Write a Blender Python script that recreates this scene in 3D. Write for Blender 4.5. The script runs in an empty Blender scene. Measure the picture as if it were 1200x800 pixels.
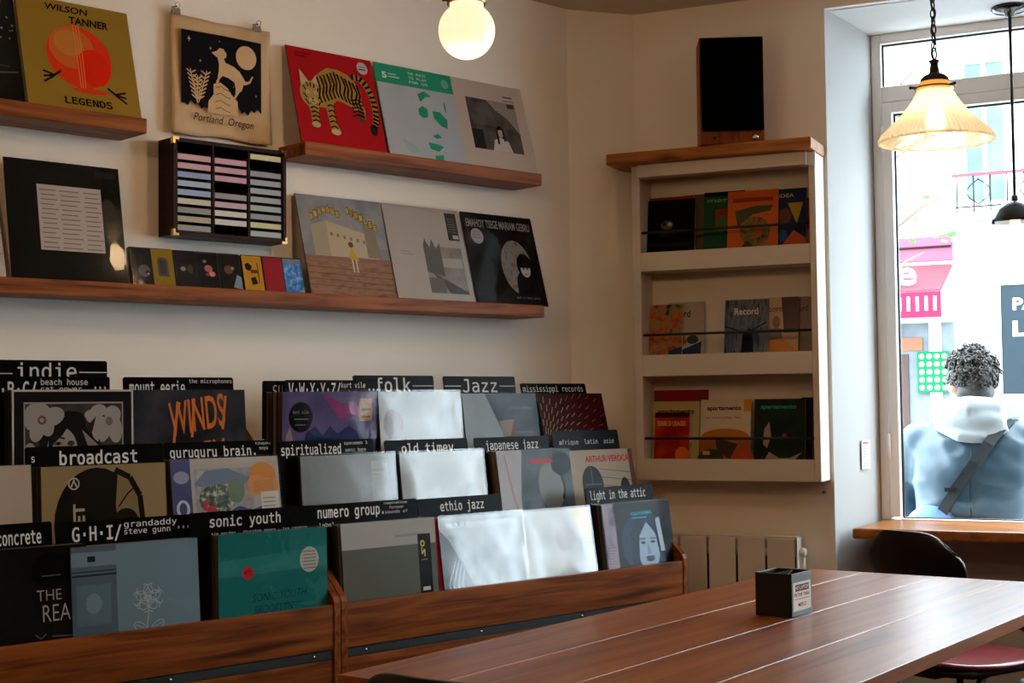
import bpy, math, random, os
from mathutils import Vector as V, Matrix
random.seed(7)
SC = bpy.context.scene
COL = SC.collection
R = math.radians

# ---------------------------------------------------------------- camera (50 mm full-frame equivalent)
F = 1700.0
EYE = V((0, 0, 1.22))
YAW, PITCH, ROLL = R(46.7), R(2.5), R(-0.69)
fwd = V((math.cos(YAW) * math.cos(PITCH), math.sin(YAW) * math.cos(PITCH), math.sin(PITCH)))
rgt = V((math.sin(YAW), -math.cos(YAW), 0))
upv = rgt.cross(fwd)
rgt2 = rgt * math.cos(ROLL) + upv * math.sin(ROLL)
up2 = -rgt * math.sin(ROLL) + upv * math.cos(ROLL)
cam = bpy.data.cameras.new('camera')
cam.sensor_width = 36.0
cam.lens = F / 1200 * 36
cam.clip_start = 0.05
cam.dof.use_dof = False
co = bpy.data.objects.new('camera', cam)
COL.objects.link(co)
m = Matrix((rgt2, up2, -fwd)).transposed().to_4x4()
m.translation = EYE
co.matrix_world = m
SC.camera = co

# ---------------------------------------------------------------- exposure, sky, lights
SC.view_settings.view_transform = 'Standard'
SC.view_settings.look = 'None'
SC.view_settings.gamma = 1
SC.view_settings.use_curve_mapping = False
SC.view_settings.exposure = 0.6
SC.cycles.use_denoising = True
SC.cycles.max_bounces = 10
SC.cycles.diffuse_bounces = 6
SC.cycles.transparent_max_bounces = 16
SC.cycles.sample_clamp_indirect = 6
SC.cycles.caustics_reflective = False
SC.cycles.caustics_refractive = False
SKY_STRENGTH = 10.0
FILL_WATTS = 15.0
w = bpy.data.worlds.new('overcast_sky')
SC.world = w
w.use_nodes = True
bg = w.node_tree.nodes['Background']
bg.inputs[0].default_value = (0.86, 0.94, 1.0, 1)
bg.inputs[1].default_value = SKY_STRENGTH

WD = V((0.326, -0.946, 0)).normalized()      # along the window wall, to the right
WO = V((0.946, 0.326, 0)).normalized()       # out through the window
FR = V((4.578, 2.922, 0))                    # left end of the window, at the floor
def wpt(s, t, z): return FR + WD * s + WO * t + V((0, 0, z))

def portal(s0, s1, z0, z1):
    l = bpy.data.lights.new('window_daylight', 'AREA')
    l.shape = 'RECTANGLE'; l.size = s1 - s0; l.size_y = z1 - z0
    l.cycles.is_portal = True
    o = bpy.data.objects.new('window_daylight', l); COL.objects.link(o)
    mm = Matrix((WD, V((0, 0, 1)), WO)).transposed().to_4x4()
    mm.translation = wpt((s0 + s1) / 2, .03, (z0 + z1) / 2)
    o.matrix_world = mm
portal(0.05, 4.42, 0.8, 2.5)
def lamp_or_fill_light(loc, watts, col=(1, .60, .29), r=.07):
    l = bpy.data.lights.new('lamp_or_fill_glow', 'POINT'); l.energy = watts; l.color = col; l.shadow_soft_size = r
    o = bpy.data.objects.new('lamp_or_fill_glow', l); COL.objects.link(o); o.location = loc
    return o
# added unseen warm fill lights near the ceiling, behind and beside the camera
for p in ((0.3, 1.6, 2.42), (-0.6, -0.8, 2.42), (1.9, -1.2, 2.42)):
    lamp_or_fill_light(p, FILL_WATTS)

# ---------------------------------------------------------------- photo measure helpers
def ray(x, y): return fwd + rgt2 * ((x - 600) / F) - up2 * ((y - 400) / F)
def on_y(x, y, Y):
    d = ray(x, y); return EYE + d * (Y / d.y)
def on_z(x, y, Z):
    d = ray(x, y); return EYE + d * ((Z - EYE.z) / d.z)
def on_plane(x, y, p, n):
    d = ray(x, y); return EYE + d * ((p - EYE).dot(n) / d.dot(n))

# ---------------------------------------------------------------- materials
def lin(h):
    if not isinstance(h, str): return tuple(h)[:3]
    h = h.lstrip('#')
    out = []
    for i in (0, 2, 4):
        c = int(h[i:i + 2], 16) / 255
        out.append(c / 12.92 if c <= .04045 else ((c + .055) / 1.055) ** 2.4)
    return tuple(out)
MC = {}
def pm(name, col='808080', rough=.6, metal=0.0, coat=0.0, spec=.5, emit=None, es=0, bump=0, bscale=60,
       mix=None, mscale=20, mdetail=4, stretch=(1, 1, 1), transm=0):
    if name in MC: return MC[name]
    ma = bpy.data.materials.new(name); ma.use_nodes = True
    nt = ma.node_tree; b = nt.nodes['Principled BSDF']
    c = lin(col)
    b.inputs['Base Color'].default_value = (*c, 1)
    b.inputs['Roughness'].default_value = rough
    b.inputs['Metallic'].default_value = metal
    b.inputs['Coat Weight'].default_value = coat
    b.inputs['Coat Roughness'].default_value = .12
    b.inputs['Specular IOR Level'].default_value = spec
    b.inputs['Transmission Weight'].default_value = transm
    if emit:
        b.inputs['Emission Color'].default_value = (*lin(emit), 1)
        b.inputs['Emission Strength'].default_value = es
    if mix or bump:
        tc = nt.nodes.new('ShaderNodeTexCoord'); mp = nt.nodes.new('ShaderNodeMapping')
        mp.inputs['Scale'].default_value = stretch
        nt.links.new(tc.outputs['Object'], mp.inputs['Vector'])
    if mix:
        no = nt.nodes.new('ShaderNodeTexNoise')
        no.inputs['Scale'].default_value = mscale; no.inputs['Detail'].default_value = mdetail
        nt.links.new(mp.outputs[0], no.inputs['Vector'])
        cr = nt.nodes.new('ShaderNodeValToRGB')
        cols = [col] + list(mix)
        n = len(cols)
        while len(cr.color_ramp.elements) < n: cr.color_ramp.elements.new(.5)
        for i, e in enumerate(cr.color_ramp.elements):
            e.position = .32 + .36 * i / (n - 1); e.color = (*lin(cols[i]), 1)
        nt.links.new(no.outputs['Fac'], cr.inputs['Fac'])
        nt.links.new(cr.outputs[0], b.inputs['Base Color'])
    if bump:
        n2 = nt.nodes.new('ShaderNodeTexNoise'); n2.inputs['Scale'].default_value = bscale
        nt.links.new(mp.outputs[0], n2.inputs['Vector'])
        bu = nt.nodes.new('ShaderNodeBump'); bu.inputs['Strength'].default_value = bump
        bu.inputs['Distance'].default_value = .004
        nt.links.new(n2.outputs['Fac'], bu.inputs['Height']); nt.links.new(bu.outputs[0], b.inputs['Normal'])
    MC[name] = ma
    return ma
def wood(name, c1, c2, c3, rough=.4, scale=3, axis=0, coat=0.0, knots=True, crough=.22, spec=.12):
    if name in MC: return MC[name]
    ma = bpy.data.materials.new(name); ma.use_nodes = True
    nt = ma.node_tree; b = nt.nodes['Principled BSDF']; L = nt.links.new
    tc = nt.nodes.new('ShaderNodeTexCoord'); mp = nt.nodes.new('ShaderNodeMapping')
    s = [scale * 9] * 3; s[axis] = scale * .55
    mp.inputs['Scale'].default_value = s
    L(tc.outputs['Object'], mp.inputs['Vector'])
    no = nt.nodes.new('ShaderNodeTexNoise'); no.inputs['Scale'].default_value = 1.6; no.inputs['Detail'].default_value = 8
    no.inputs['Distortion'].default_value = .7
    L(mp.outputs[0], no.inputs['Vector'])
    cr = nt.nodes.new('ShaderNodeValToRGB'); cr.color_ramp.elements.new(.5)
    for e, p, c in zip(cr.color_ramp.elements, (.3, .5, .72), (c1, c2, c3)):
        e.position = p; e.color = (*lin(c), 1)
    L(no.outputs['Fac'], cr.inputs['Fac'])
    out = cr.outputs[0]
    if knots:
        m2 = nt.nodes.new('ShaderNodeMapping'); s2 = [scale * 2.6] * 3; s2[axis] = scale * 1.1
        m2.inputs['Scale'].default_value = s2
        L(tc.outputs['Object'], m2.inputs['Vector'])
        vo = nt.nodes.new('ShaderNodeTexVoronoi'); vo.inputs['Scale'].default_value = 1
        L(m2.outputs[0], vo.inputs['Vector'])
        c2r = nt.nodes.new('ShaderNodeValToRGB')
        c2r.color_ramp.elements[0].position = .04; c2r.color_ramp.elements[0].color = (.25, .25, .25, 1)
        c2r.color_ramp.elements[1].position = .2; c2r.color_ramp.elements[1].color = (1, 1, 1, 1)
        L(vo.outputs['Distance'], c2r.inputs['Fac'])
        mx = nt.nodes.new('ShaderNodeMix'); mx.data_type = 'RGBA'; mx.blend_type = 'MULTIPLY'; mx.inputs['Factor'].default_value = .75
        L(out, mx.inputs['A']); L(c2r.outputs[0], mx.inputs['B']); out = mx.outputs['Result']
    L(out, b.inputs['Base Color'])
    b.inputs['Roughness'].default_value = rough; b.inputs['Coat Weight'].default_value = coat; b.inputs['Specular IOR Level'].default_value = spec
    b.inputs['Coat Roughness'].default_value = crough
    bu = nt.nodes.new('ShaderNodeBump'); bu.inputs['Strength'].default_value = .12; bu.inputs['Distance'].default_value = .003
    L(no.outputs['Fac'], bu.inputs['Height']); L(bu.outputs[0], b.inputs['Normal'])
    MC[name] = ma
    return ma
def clear_film(name, gain=1.6, rough=.08, tint=(1, 1, 1), bump=.25, bscale=14):
    """see-through plastic or glass: transparent plus a Fresnel reflection"""
    if name in MC: return MC[name]
    ma = bpy.data.materials.new(name); ma.use_nodes = True
    nt = ma.node_tree; nt.nodes.clear(); L = nt.links.new
    out = nt.nodes.new('ShaderNodeOutputMaterial')
    tr = nt.nodes.new('ShaderNodeBsdfTransparent'); tr.inputs[0].default_value = (*tint, 1)
    gl = nt.nodes.new('ShaderNodeBsdfGlossy'); gl.inputs['Roughness'].default_value = rough
    fr = nt.nodes.new('ShaderNodeFresnel'); fr.inputs['IOR'].default_value = 1.5
    mu = nt.nodes.new('ShaderNodeMath'); mu.operation = 'MULTIPLY'; mu.inputs[1].default_value = gain; mu.use_clamp = True
    ge = nt.nodes.new('ShaderNodeNewGeometry'); mr = nt.nodes.new('ShaderNodeMapRange')   # the same film from either side
    mr.inputs['To Min'].default_value = 1.5; mr.inputs['To Max'].default_value = 1 / 1.5
    L(ge.outputs['Backfacing'], mr.inputs['Value']); L(mr.outputs[0], fr.inputs['IOR'])
    mx = nt.nodes.new('ShaderNodeMixShader')
    if bump:
        tc = nt.nodes.new('ShaderNodeTexCoord')
        no = nt.nodes.new('ShaderNodeTexNoise'); no.inputs['Scale'].default_value = bscale; no.inputs['Detail'].default_value = 2
        no.inputs['Distortion'].default_value = 1.2
        L(tc.outputs['Object'], no.inputs['Vector'])
        bu = nt.nodes.new('ShaderNodeBump'); bu.inputs['Strength'].default_value = bump; bu.inputs['Distance'].default_value = .006
        L(no.outputs['Fac'], bu.inputs['Height']); L(bu.outputs[0], gl.inputs['Normal'])
    L(fr.outputs[0], mu.inputs[0]); L(mu.outputs[0], mx.inputs[0]); L(tr.outputs[0], mx.inputs[1]); L(gl.outputs[0], mx.inputs[2])
    L(mx.outputs[0], out.inputs[0])
    MC[name] = ma
    return ma
def card(h, rough=.2, coat=.0):           # printed card in a flat ink
    if hasattr(h, 'node_tree'): return h
    return pm('ink_%s' % h, h, rough, coat=coat, spec=.035)
def photo(name, *cols, scale=9, detail=6, stretch=(1, 1, 1)):
    return pm('print_' + name, cols[0], .2, coat=0, spec=.035, mix=cols[1:], mscale=scale, mdetail=detail, stretch=stretch)

PAINT = pm('cream_wall_paint', (.88, .83, .75), .85, bump=.08, bscale=90)
WHITE = pm('white_wall_paint', (.72, .715, .70), .8, bump=.06, bscale=90)
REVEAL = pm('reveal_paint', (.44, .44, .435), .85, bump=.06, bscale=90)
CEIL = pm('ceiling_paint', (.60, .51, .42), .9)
TRIM = pm('window_frame_paint', (.93, .90, .86), .5)
CABW = pm('cabinet_paint', (.66, .59, .51), .6, spec=.3)
OAK = wood('shelf_wood', '5a2d14', '8a4c22', 'a05f2c', .45, 3)
BINW = wood('bin_wood', '421d0a', '743a13', '90501d', .38, 3)
BINY = wood('bin_side_wood', '421d0a', '743a13', '90501d', .38, 3, axis=1)
TABW = wood('table_wood', '642d0e', '8c4a1d', 'a2602b', .36, 2.2, coat=.5, crough=.34, spec=.15)
SILLW = wood('counter_wood', '7a4420', 'a2642f', 'b87a40', .35, 3, axis=1, coat=.2)
BLACK = pm('black_metal', '101010', .45)
BLKP = pm('black_plastic', '0c0b0b', .38)
CARD = pm('black_card', '0d0e0e', .2, spec=.025)
DARKW = pm('dark_brown_wall', '3a2c22', .9)
CHALK = pm('chalk_white', 'c9c9c6', .8)
STEEL = pm('dark_steel', '1c1d1d', .5, .3)
CHROME = pm('chrome', 'c8c8c8', .18, 1)
BRASS = pm('brass', 'c4a468', .25, 1)
SLEEVE = clear_film('plastic_sleeve', 1.7, .13, bump=.1, bscale=8)
SMOOTH = clear_film('smooth_sleeve', 1.0, .05, bump=.1)
THIN = clear_film('thin_wrap', .07, .05, bump=.06)
SHRINK = clear_film('shrink_wrap', .45, .05, bump=.06)
GLASS = clear_film('window_glass', .6, .0, (.93, .98, 1.0), bump=0)


# ---------------------------------------------------------------- mesh builder
class MB:
    def __init__(s): s.v = []; s.f = []; s.m = []; s.sm = []; s.mats = []
    def mi(s, ma):
        if ma is None: ma = s.mats[0] if s.mats else BLACK
        if ma not in s.mats: s.mats.append(ma)
        return s.mats.index(ma)
    def add(s, vs, fs, ma=None, smooth=False):
        o = len(s.v); k = s.mi(ma)
        s.v += [tuple(p) for p in vs]
        for f in fs:
            s.f.append(tuple(i + o for i in f)); s.m.append(k); s.sm.append(smooth)
        return s
    def box(s, lo, hi, ma=None, M=None):
        (a, b, c), (d, e, f) = lo, hi
        vs = [V(p) for p in ((a, b, c), (d, b, c), (d, e, c), (a, e, c), (a, b, f), (d, b, f), (d, e, f), (a, e, f))]
        if M: vs = [M @ p for p in vs]
        return s.add(vs, [(0, 3, 2, 1), (4, 5, 6, 7), (0, 1, 5, 4), (1, 2, 6, 5), (2, 3, 7, 6), (3, 0, 4, 7)], ma)
    def prism(s, pts, d, ma=None):          # closed outline pts (3D, planar) pushed by d
        pts = [V(p) for p in pts]; n = len(pts); d = V(d)
        vs = pts + [p + d for p in pts]
        fs = [tuple(range(n))[::-1], tuple(range(n, 2 * n))] + [(i, (i + 1) % n, (i + 1) % n + n, i + n) for i in range(n)]
        return s.add(vs, fs, ma)
    def tube(s, path, r, ma=None, n=10, caps=True, closed=False, flat=1.0):
        path = [V(p) for p in path]; k = len(path)
        rs = r if isinstance(r, (list, tuple)) else [r] * k
        vs = []; prev = None
        for i, p in enumerate(path):
            a = path[(i - 1) % k] if closed or i > 0 else p; b = path[(i + 1) % k] if closed or i < k - 1 else p
            t = (b - a).normalized()
            if prev is None:
                ref = V((0, 0, 1)) if abs(t.z) < .9 else V((1, 0, 0))
                u = t.cross(ref).normalized()
            else:
                u = (prev - t * prev.dot(t)).normalized()
            prev = u; ww = t.cross(u)
            for j in range(n):
                an = 2 * math.pi * j / n
                vs.append(p + u * (rs[i] * math.cos(an)) + ww * (rs[i] * flat * math.sin(an)))
        fs = []
        for i in range(k if closed else k - 1):
            i2 = (i + 1) % k
            for j in range(n):
                j2 = (j + 1) % n
                fs.append((i * n + j, i * n + j2, i2 * n + j2, i2 * n + j))
        if caps and not closed:
            fs.append(tuple(range(n))[::-1]); fs.append(tuple(range((k - 1) * n, k * n)))
        return s.add(vs, fs, ma, True)
    def lathe(s, prof, ma=None, n=32, c=(0, 0, 0), rib=None, closed=False):
        c = V(c); vs = []; k = len(prof)
        for (r, z) in prof:
            for j in range(n):
                an = 2 * math.pi * j / n
                rr = max(r, 1e-5)
                if rib: rr *= 1 + rib * (1 if j % 2 else -1)
                vs.append(c + V((rr * math.cos(an), rr * math.sin(an), z)))
        fs = []
        for i in range(k if closed else k - 1):
            i2 = (i + 1) % k
            for j in range(n):
                j2 = (j + 1) % n
                fs.append((i * n + j, i * n + j2, i2 * n + j2, i2 * n + j))
        return s.add(vs, fs, ma, True)
    def ball(s, c, r, ma=None, n=16, k=10):
        if not isinstance(r, (tuple, list)): r = (r, r, r)
        vs = []; fs = []
        for i in range(k + 1):
            th = math.pi * i / k
            for j in range(n):
                an = 2 * math.pi * j / n
                vs.append((c[0] + r[0] * math.sin(th) * math.cos(an), c[1] + r[1] * math.sin(th) * math.sin(an), c[2] + r[2] * math.cos(th)))
        for i in range(k):
            for j in range(n):
                j2 = (j + 1) % n
                fs.append((i * n + j, (i + 1) * n + j, (i + 1) * n + j2, i * n + j2))
        return s.add(vs, fs, ma, True)
    def build(s, name, ma=None, parent=None, bevel=0, loc=None, seg=2):
        me = bpy.data.meshes.new(name)
        mats = s.mats if s.mats else [ma or BLACK]
        if ma is not None and len(s.mats) <= 1: mats = [ma]
        me.from_pydata(s.v, [], s.f)
        for a in mats: me.materials.append(a)
        me.polygons.foreach_set('material_index', [min(i, len(mats) - 1) for i in s.m])
        me.polygons.foreach_set('use_smooth', s.sm)
        me.update()
        o = bpy.data.objects.new(name, me); COL.objects.link(o)
        if parent is not None: o.parent = parent
        if loc is not None: o.location = loc
        if bevel:
            b = o.modifiers.new('bevel', 'BEVEL'); b.width = bevel; b.segments = seg; b.limit_method = 'ANGLE'; b.angle_limit = R(40)
        return o
def tag(o, label, cat, group=None, kind=None):
    if label: o['label'] = label
    if cat: o['category'] = cat
    if group: o['group'] = group
    if kind: o['kind'] = kind
    return o
def thing(name, label, cat, loc=(0, 0, 0), rotz=0, group=None, rot=None):
    o = bpy.data.objects.new(name, None); COL.objects.link(o); o.empty_display_size = .05
    o.location = loc; o.rotation_euler = rot if rot else (0, 0, rotz)
    return tag(o, label, cat, group)
def struct(o):
    o['kind'] = 'structure'; return o
def copy_tree(o, parent=None):
    c = o.copy(); COL.objects.link(c)
    if parent is not None: c.parent = parent
    for ch in list(o.children): copy_tree(ch, c)
    return c

# lettering: text laid flat as mesh
FONTS = {}
def font(key):
    if key in FONTS: return FONTS[key]
    f = None
    names = {'mono': 'DejaVuSansMono.woff2', 'sans': 'Inter.woff2'}
    try:
        if key == 'sans': raise ValueError      # Blender's own built-in face
        f = bpy.data.fonts.load(os.path.join(bpy.utils.system_resource('DATAFILES'), 'fonts', names[key]))
    except Exception:
        f = None
    FONTS[key] = f
    return f
TX = {}
def text_geo(s, key='mono', bold=0.0, space=1.0, shear=0.0):
    if key == 'mono': bold *= .4
    k = (s, key, bold, space, shear)
    if k in TX: return TX[k]
    cu = bpy.data.curves.new('lettering', 'FONT'); cu.body = s; cu.size = 1; cu.space_character = space; cu.shear = shear
    f = font(key)
    if f: cu.font = f
    cu.offset = bold; cu.resolution_u = 3
    o = bpy.data.objects.new('lettering', cu); COL.objects.link(o)
    dg = bpy.context.evaluated_depsgraph_get(); dg.update()
    me = bpy.data.meshes.new_from_object(o.evaluated_get(dg))
    vs = [(v.co.x, v.co.y) for v in me.vertices]; fs = [tuple(p.vertices) for p in me.polygons]
    bpy.data.objects.remove(o); bpy.data.curves.remove(cu); bpy.data.meshes.remove(me)
    TX[k] = (vs, fs)
    return TX[k]

class Canvas:
    """flat print on a face: u to the right, v up, in fractions of the face; each part becomes a mesh of its own"""
    def __init__(s, wd, ht, y0=0.0): s.w, s.h, s.y0, s.i = wd, ht, y0, 0; s.parts = {}; s.cur = 'cover_print'
    def part(s, n): s.cur = n; return s
    def mb(s): return s.parts.setdefault(s.cur, MB())
    def P(s, u, v): return ((u - .5) * s.w, s.y0 - .0003 - .00004 * s.i, v * s.h)
    def poly(s, pts, c):
        s.i += 1
        s.mb().add([s.P(u, v) for u, v in pts], [tuple(range(len(pts)))], card(c)); return s
    def rect(s, u, v, a, b, c): return s.poly([(u, v), (u + a, v), (u + a, v + b), (u, v + b)], c)
    def disc(s, u, v, r, c, ry=None, n=28, rot=0, a0=0, a1=360):
        ry = ry or r; p = []
        full = (a1 - a0) >= 360
        for k in range(n if full else n + 1):
            t = R(a0 + (a1 - a0) * k / n); x, y = r * math.cos(t), ry * math.sin(t)
            p.append((u + x * math.cos(rot) - y * math.sin(rot), v + (x * math.sin(rot) + y * math.cos(rot)) * s.w / s.h))
        return s.poly(p, c)
    def line(s, pts, wd, c):
        s.i += 1; M = s.mb()
        for (a, b), (d, e) in zip(pts[:-1], pts[1:]):
            L = math.hypot(d - a, e - b) or 1; nx, ny = -(e - b) / L * wd / 2, (d - a) / L * wd / 2
            M.add([s.P(a + nx, b + ny), s.P(a - nx, b - ny), s.P(d - nx, e - ny), s.P(d + nx, e + ny)], [(0, 1, 2, 3)], card(c))
        return s
    def text(s, t, u, v, a, b, c, key='mono', bold=0.02, space=1.0, shear=0.0, arc=0.0, rot=0.0):
        """string t inside the box u, v, a, b (b may be None: keep proportion)"""
        vs, fs = text_geo(t, key, bold, space, shear)
        if not vs: return s
        x0 = min(p[0] for p in vs); x1 = max(p[0] for p in vs); y0 = min(p[1] for p in vs); y1 = max(p[1] for p in vs)
        sx = a / max(x1 - x0, 1e-6); sy = sx * s.w / s.h if b is None else b / max(y1 - y0, 1e-6)
        if s.cur.endswith('lettering'): s.k = getattr(s, 'k', 0) + 1; s.cur = s.cur.split('#')[0] + '#%d' % s.k + 'lettering'
        s.i += 1; out = []
        for x, y in vs:
            q = (x - x0) * sx; r = (y - y0) * sy
            if arc: r += arc * (1 - (2 * q / a - 1) ** 2)
            if rot: q, r = q * math.cos(rot) - r * math.sin(rot), q * math.sin(rot) + r * math.cos(rot)
            out.append(s.P(u + q, v + r))
        s.mb().add(out, fs, card(c)); return s
    def build(s, parent):
        for n, M in s.parts.items(): M.build(n.split('#')[0], None, parent)

# ================================================================= ROOM
WALL_Y = 3.56
CE = 2.618                                   # ceiling height
SOF = 2.555                                  # soffit over the window recess
K1 = V((3.64, WALL_Y, 0)); K2 = V((3.876, 3.456, 0)); K3 = V((4.134, 2.818, 0))   # corner post, corner post, edge of the recess
CD = V((0.375, -0.927, 0)).normalized(); CN = V((-0.927, -0.375, 0)).normalized() # cabinet wall: along, into the room
def cpt(s, t, z): return K2 + CD * s + CN * t + V((0, 0, z))
def con(x, y, t):
    q = on_plane(x, y, K2 + CN * t, CN); return (q - K2).dot(CD), q.z
def wallslab(name, a, b, z0, z1, ma, th=.1, side=1):
    """wall between plan points a and b; its room face runs a to b, thickness behind it"""
    a, b = V(a), V(b); d = (b - a).normalized(); n = V((-d.y, d.x, 0)) * side
    M = MB()
    pts = [a, b, b + n * th, a + n * th]
    M.prism([p + V((0, 0, z0)) for p in pts], (0, 0, z1 - z0), ma)
    return struct(M.build(name, ma))
RX, RY = -3.2, -4.2
PLAN = [(RX - .1, RY - .1), (7.25, RY - .1), tuple(wpt(4.5, .14, 0))[:2], tuple(wpt(-.05, .14, 0))[:2], (3.97, 3.5), (3.7, 3.66), (RX - .1, 3.66)]
fl = MB().prism([(x, y, -.06) for x, y in PLAN], (0, 0, .06))
FLOORW = wood('floor_wood', '2a1a10', '3d2818', '4a3220', .45, 2.2, knots=False)
struct(fl.build('floor', FLOORW))
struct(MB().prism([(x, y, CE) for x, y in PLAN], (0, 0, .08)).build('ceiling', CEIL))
wallslab('wall_left', (RX, WALL_Y, 0), K1, 0, CE, PAINT)
wallslab('wall_corner', K1, K2, 0, CE, PAINT)
wallslab('wall_back', K2, K3, 0, CE, PAINT, th=.06)
WE = wpt(3.36, 0, 0)                          # right end of the windows
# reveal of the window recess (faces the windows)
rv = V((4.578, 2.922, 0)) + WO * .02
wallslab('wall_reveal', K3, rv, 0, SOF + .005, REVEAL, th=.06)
# strip above the recess and its soffit
b0, b1 = K3, K3 + CD * 4.62
wallslab('wall_lintel', b0, b1, SOF, CE, PAINT, th=.04)
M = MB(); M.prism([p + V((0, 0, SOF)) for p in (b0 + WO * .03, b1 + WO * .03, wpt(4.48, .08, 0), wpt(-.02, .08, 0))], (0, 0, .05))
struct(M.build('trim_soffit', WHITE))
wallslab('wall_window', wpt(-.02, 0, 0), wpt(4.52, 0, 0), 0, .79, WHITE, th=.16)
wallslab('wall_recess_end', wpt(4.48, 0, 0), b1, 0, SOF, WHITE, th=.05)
wallslab('wall_front', b1 + CD * .02, b1 + CD * 3.1, 0, CE, PAINT)
wallslab('wall_behind', (RX, RY, 0), (RX, WALL_Y, 0), 0, CE, DARKW)
wallslab('wall_right', (7.2, RY, 0), (RX, RY, 0), 0, CE, DARKW)

# window bays: frame, transom light over a tall pane
DARKSEAL = pm('window_seal', '1b2428', .5)
def window(n, s0, s1):
    root = bpy.data.objects.new('window_%d' % n, None); COL.objects.link(root); struct(root)
    ang = math.atan2(WD.y, WD.x)
    root.location = wpt(s0, 0, .79); root.rotation_euler = (0, 0, ang)
    W = s1 - s0; H = SOF - .79
    def z(v): return v - .79
    # local x along the wall, +y outwards
    fr_ = MB()
    fr_.box((0, -.0, 0), (.035, .07, H)); fr_.box((W - .035, 0, 0), (W, .07, H))
    fr_.box((.035, 0, z(2.52)), (W - .035, .07, H)); fr_.box((.035, 0, z(2.305)), (W - .035, .07, z(2.362)))
    fr_.build('window_frame', TRIM, root, bevel=.004)
    sa = MB()
    sa.box((.036, -.012, .012), (.072, .055, z(2.30))); sa.box((W - .072, -.012, .012), (W - .036, .055, z(2.30)))
    sa.box((.0721, -.012, z(2.262)), (W - .0721, .055, z(2.30))); sa.box((.0721, -.012, -.02), (W - .0721, .055, .006))
    sa.build('window_sash', TRIM, root, bevel=.003)
    se = MB()
    for (a, b, c, d) in ((.0725, .006, W - .0725, z(2.2615)), (.0355, z(2.3625), W - .0355, z(2.5195))):
        t = .006
        se.box((a, .02, b), (a + t, .032, d)); se.box((c - t, .02, b), (c, .032, d))
        se.box((a + t, .02, d - t), (c - t, .032, d)); se.box((a + t, .02, b), (c - t, .032, b + t * .6))
    se.build('glazing_seal', DARKSEAL, root)
    for (a, b, c, d) in ((.079, .0105, W - .079, z(2.255)), (.042, z(2.367), W - .042, z(2.513))):
        MB().box((a, .025, b), (c, .028, d)).build('window_pane', GLASS, root)
    if n == 1:
        hg = MB()
        for zz in (.22, 1.33):
            hg.tube([(.036, -.018, zz), (.036, -.018, zz + .09)], .007, n=8)
        hg.build('hinge', TRIM, root)
window(1, 0, 1.1); window(2, 1.12, 2.22); window(3, 2.24, 3.34); window(4, 3.36, 4.46)

# wooden counter under the windows
ct = MB()
fl0 = on_z(998, 619, .79); fl1 = V((4.398, 2.283, .79)); dd = (fl1 - fl0).normalized(); dd.z = 0
pts = [fl0, fl0 + dd * 4.4, wpt(4.40, -.002, .79), wpt(.012, -.002, .79)]
ct.prism([V((p.x, p.y, .755)) for p in pts], (0, 0, .036))
o = ct.build('window_counter', SILLW, None, bevel=.008)
tag(o, 'long wooden counter board fitted under the street window', 'counter')

# small printed notice on the white reveal
def reveal_note():
    a = V((4.382, 2.876, .98)); d = (rv - K3).normalized(); n = V((d.y, -d.x, 0))
    ang = math.atan2(d.y, d.x)
    t = thing('wall_notice', 'small pale printed notice stuck on the white wall beside the window', 'notice', a + n * .0045, ang)
    MB().box((0, -.001, 0), (.082, .001, .1)).build('paper', pm('notice_paper', 'd9d2cc', .8), t)
    c = Canvas(.082, .1, -.001); c.part('printed_lines')
    for k in range(9): c.rect(.14, .1 + k * .085, random.uniform(.5, .72), .022, 'b09a92')
    c.rect(.12, .88, .7, .06, 'a8746a')
    c.build(t)
    for ch in t.children:
        if ch.name.startswith('printed'): ch.location = (.041, 0, 0)
reveal_note()
# baseboard hidden low on the left wall
struct(MB().box((RX, WALL_Y - .018, 0), (.9, WALL_Y - .001, .1)).build('baseboard_left', WHITE))

# ================================================================= STREET
FT = 8.0
def fac(x, y, t=FT):
    q = on_plane(x, y, FR + WO * t, WO); return (q - FR).dot(WD), q.z
ST = thing  # alias for readability
ang_w = math.atan2(WD.y, WD.x)
RENDER_W = pm('pale_stucco', (.86, .86, .84), .9, bump=.1, bscale=6)
PAVE = pm('pale_pavement', (.62, .62, .62), .9, mix=('a8a8a8',), mscale=3)
struct(MB().box((-60, -60, -.2), (60, 60, -.1)).build('ground', PAVE))
# house opposite
hs = thing('townhouse', 'bright pale townhouse across the street with tall blue-grey windows', 'building', wpt(0, FT, -.1), ang_w)
SHX = pm('shopfront_glass', '3c4448', .2, mix=('6a7276', '2c201c'), mscale=1.2, spec=.12)
BLUEW = pm('upstairs_window_glass', '41545c', .2, mix=('5d7078', '34474e'), mscale=1.5, spec=.12)
REDB = pm('shop_red_paint', 'c03a50', .6)
wl = MB().box((-14, 0, 0), (14, .5, 6.3))
wl.build('wall', RENDER_W, hs)
def hbox(parent, name, ma, s0, s1, z0, z1, y0, y1, bevel=0):
    return MB().box((s0, y0, z0 + .1), (s1, y1, z1 + .1)).build(name, ma, parent, bevel=bevel)
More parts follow.
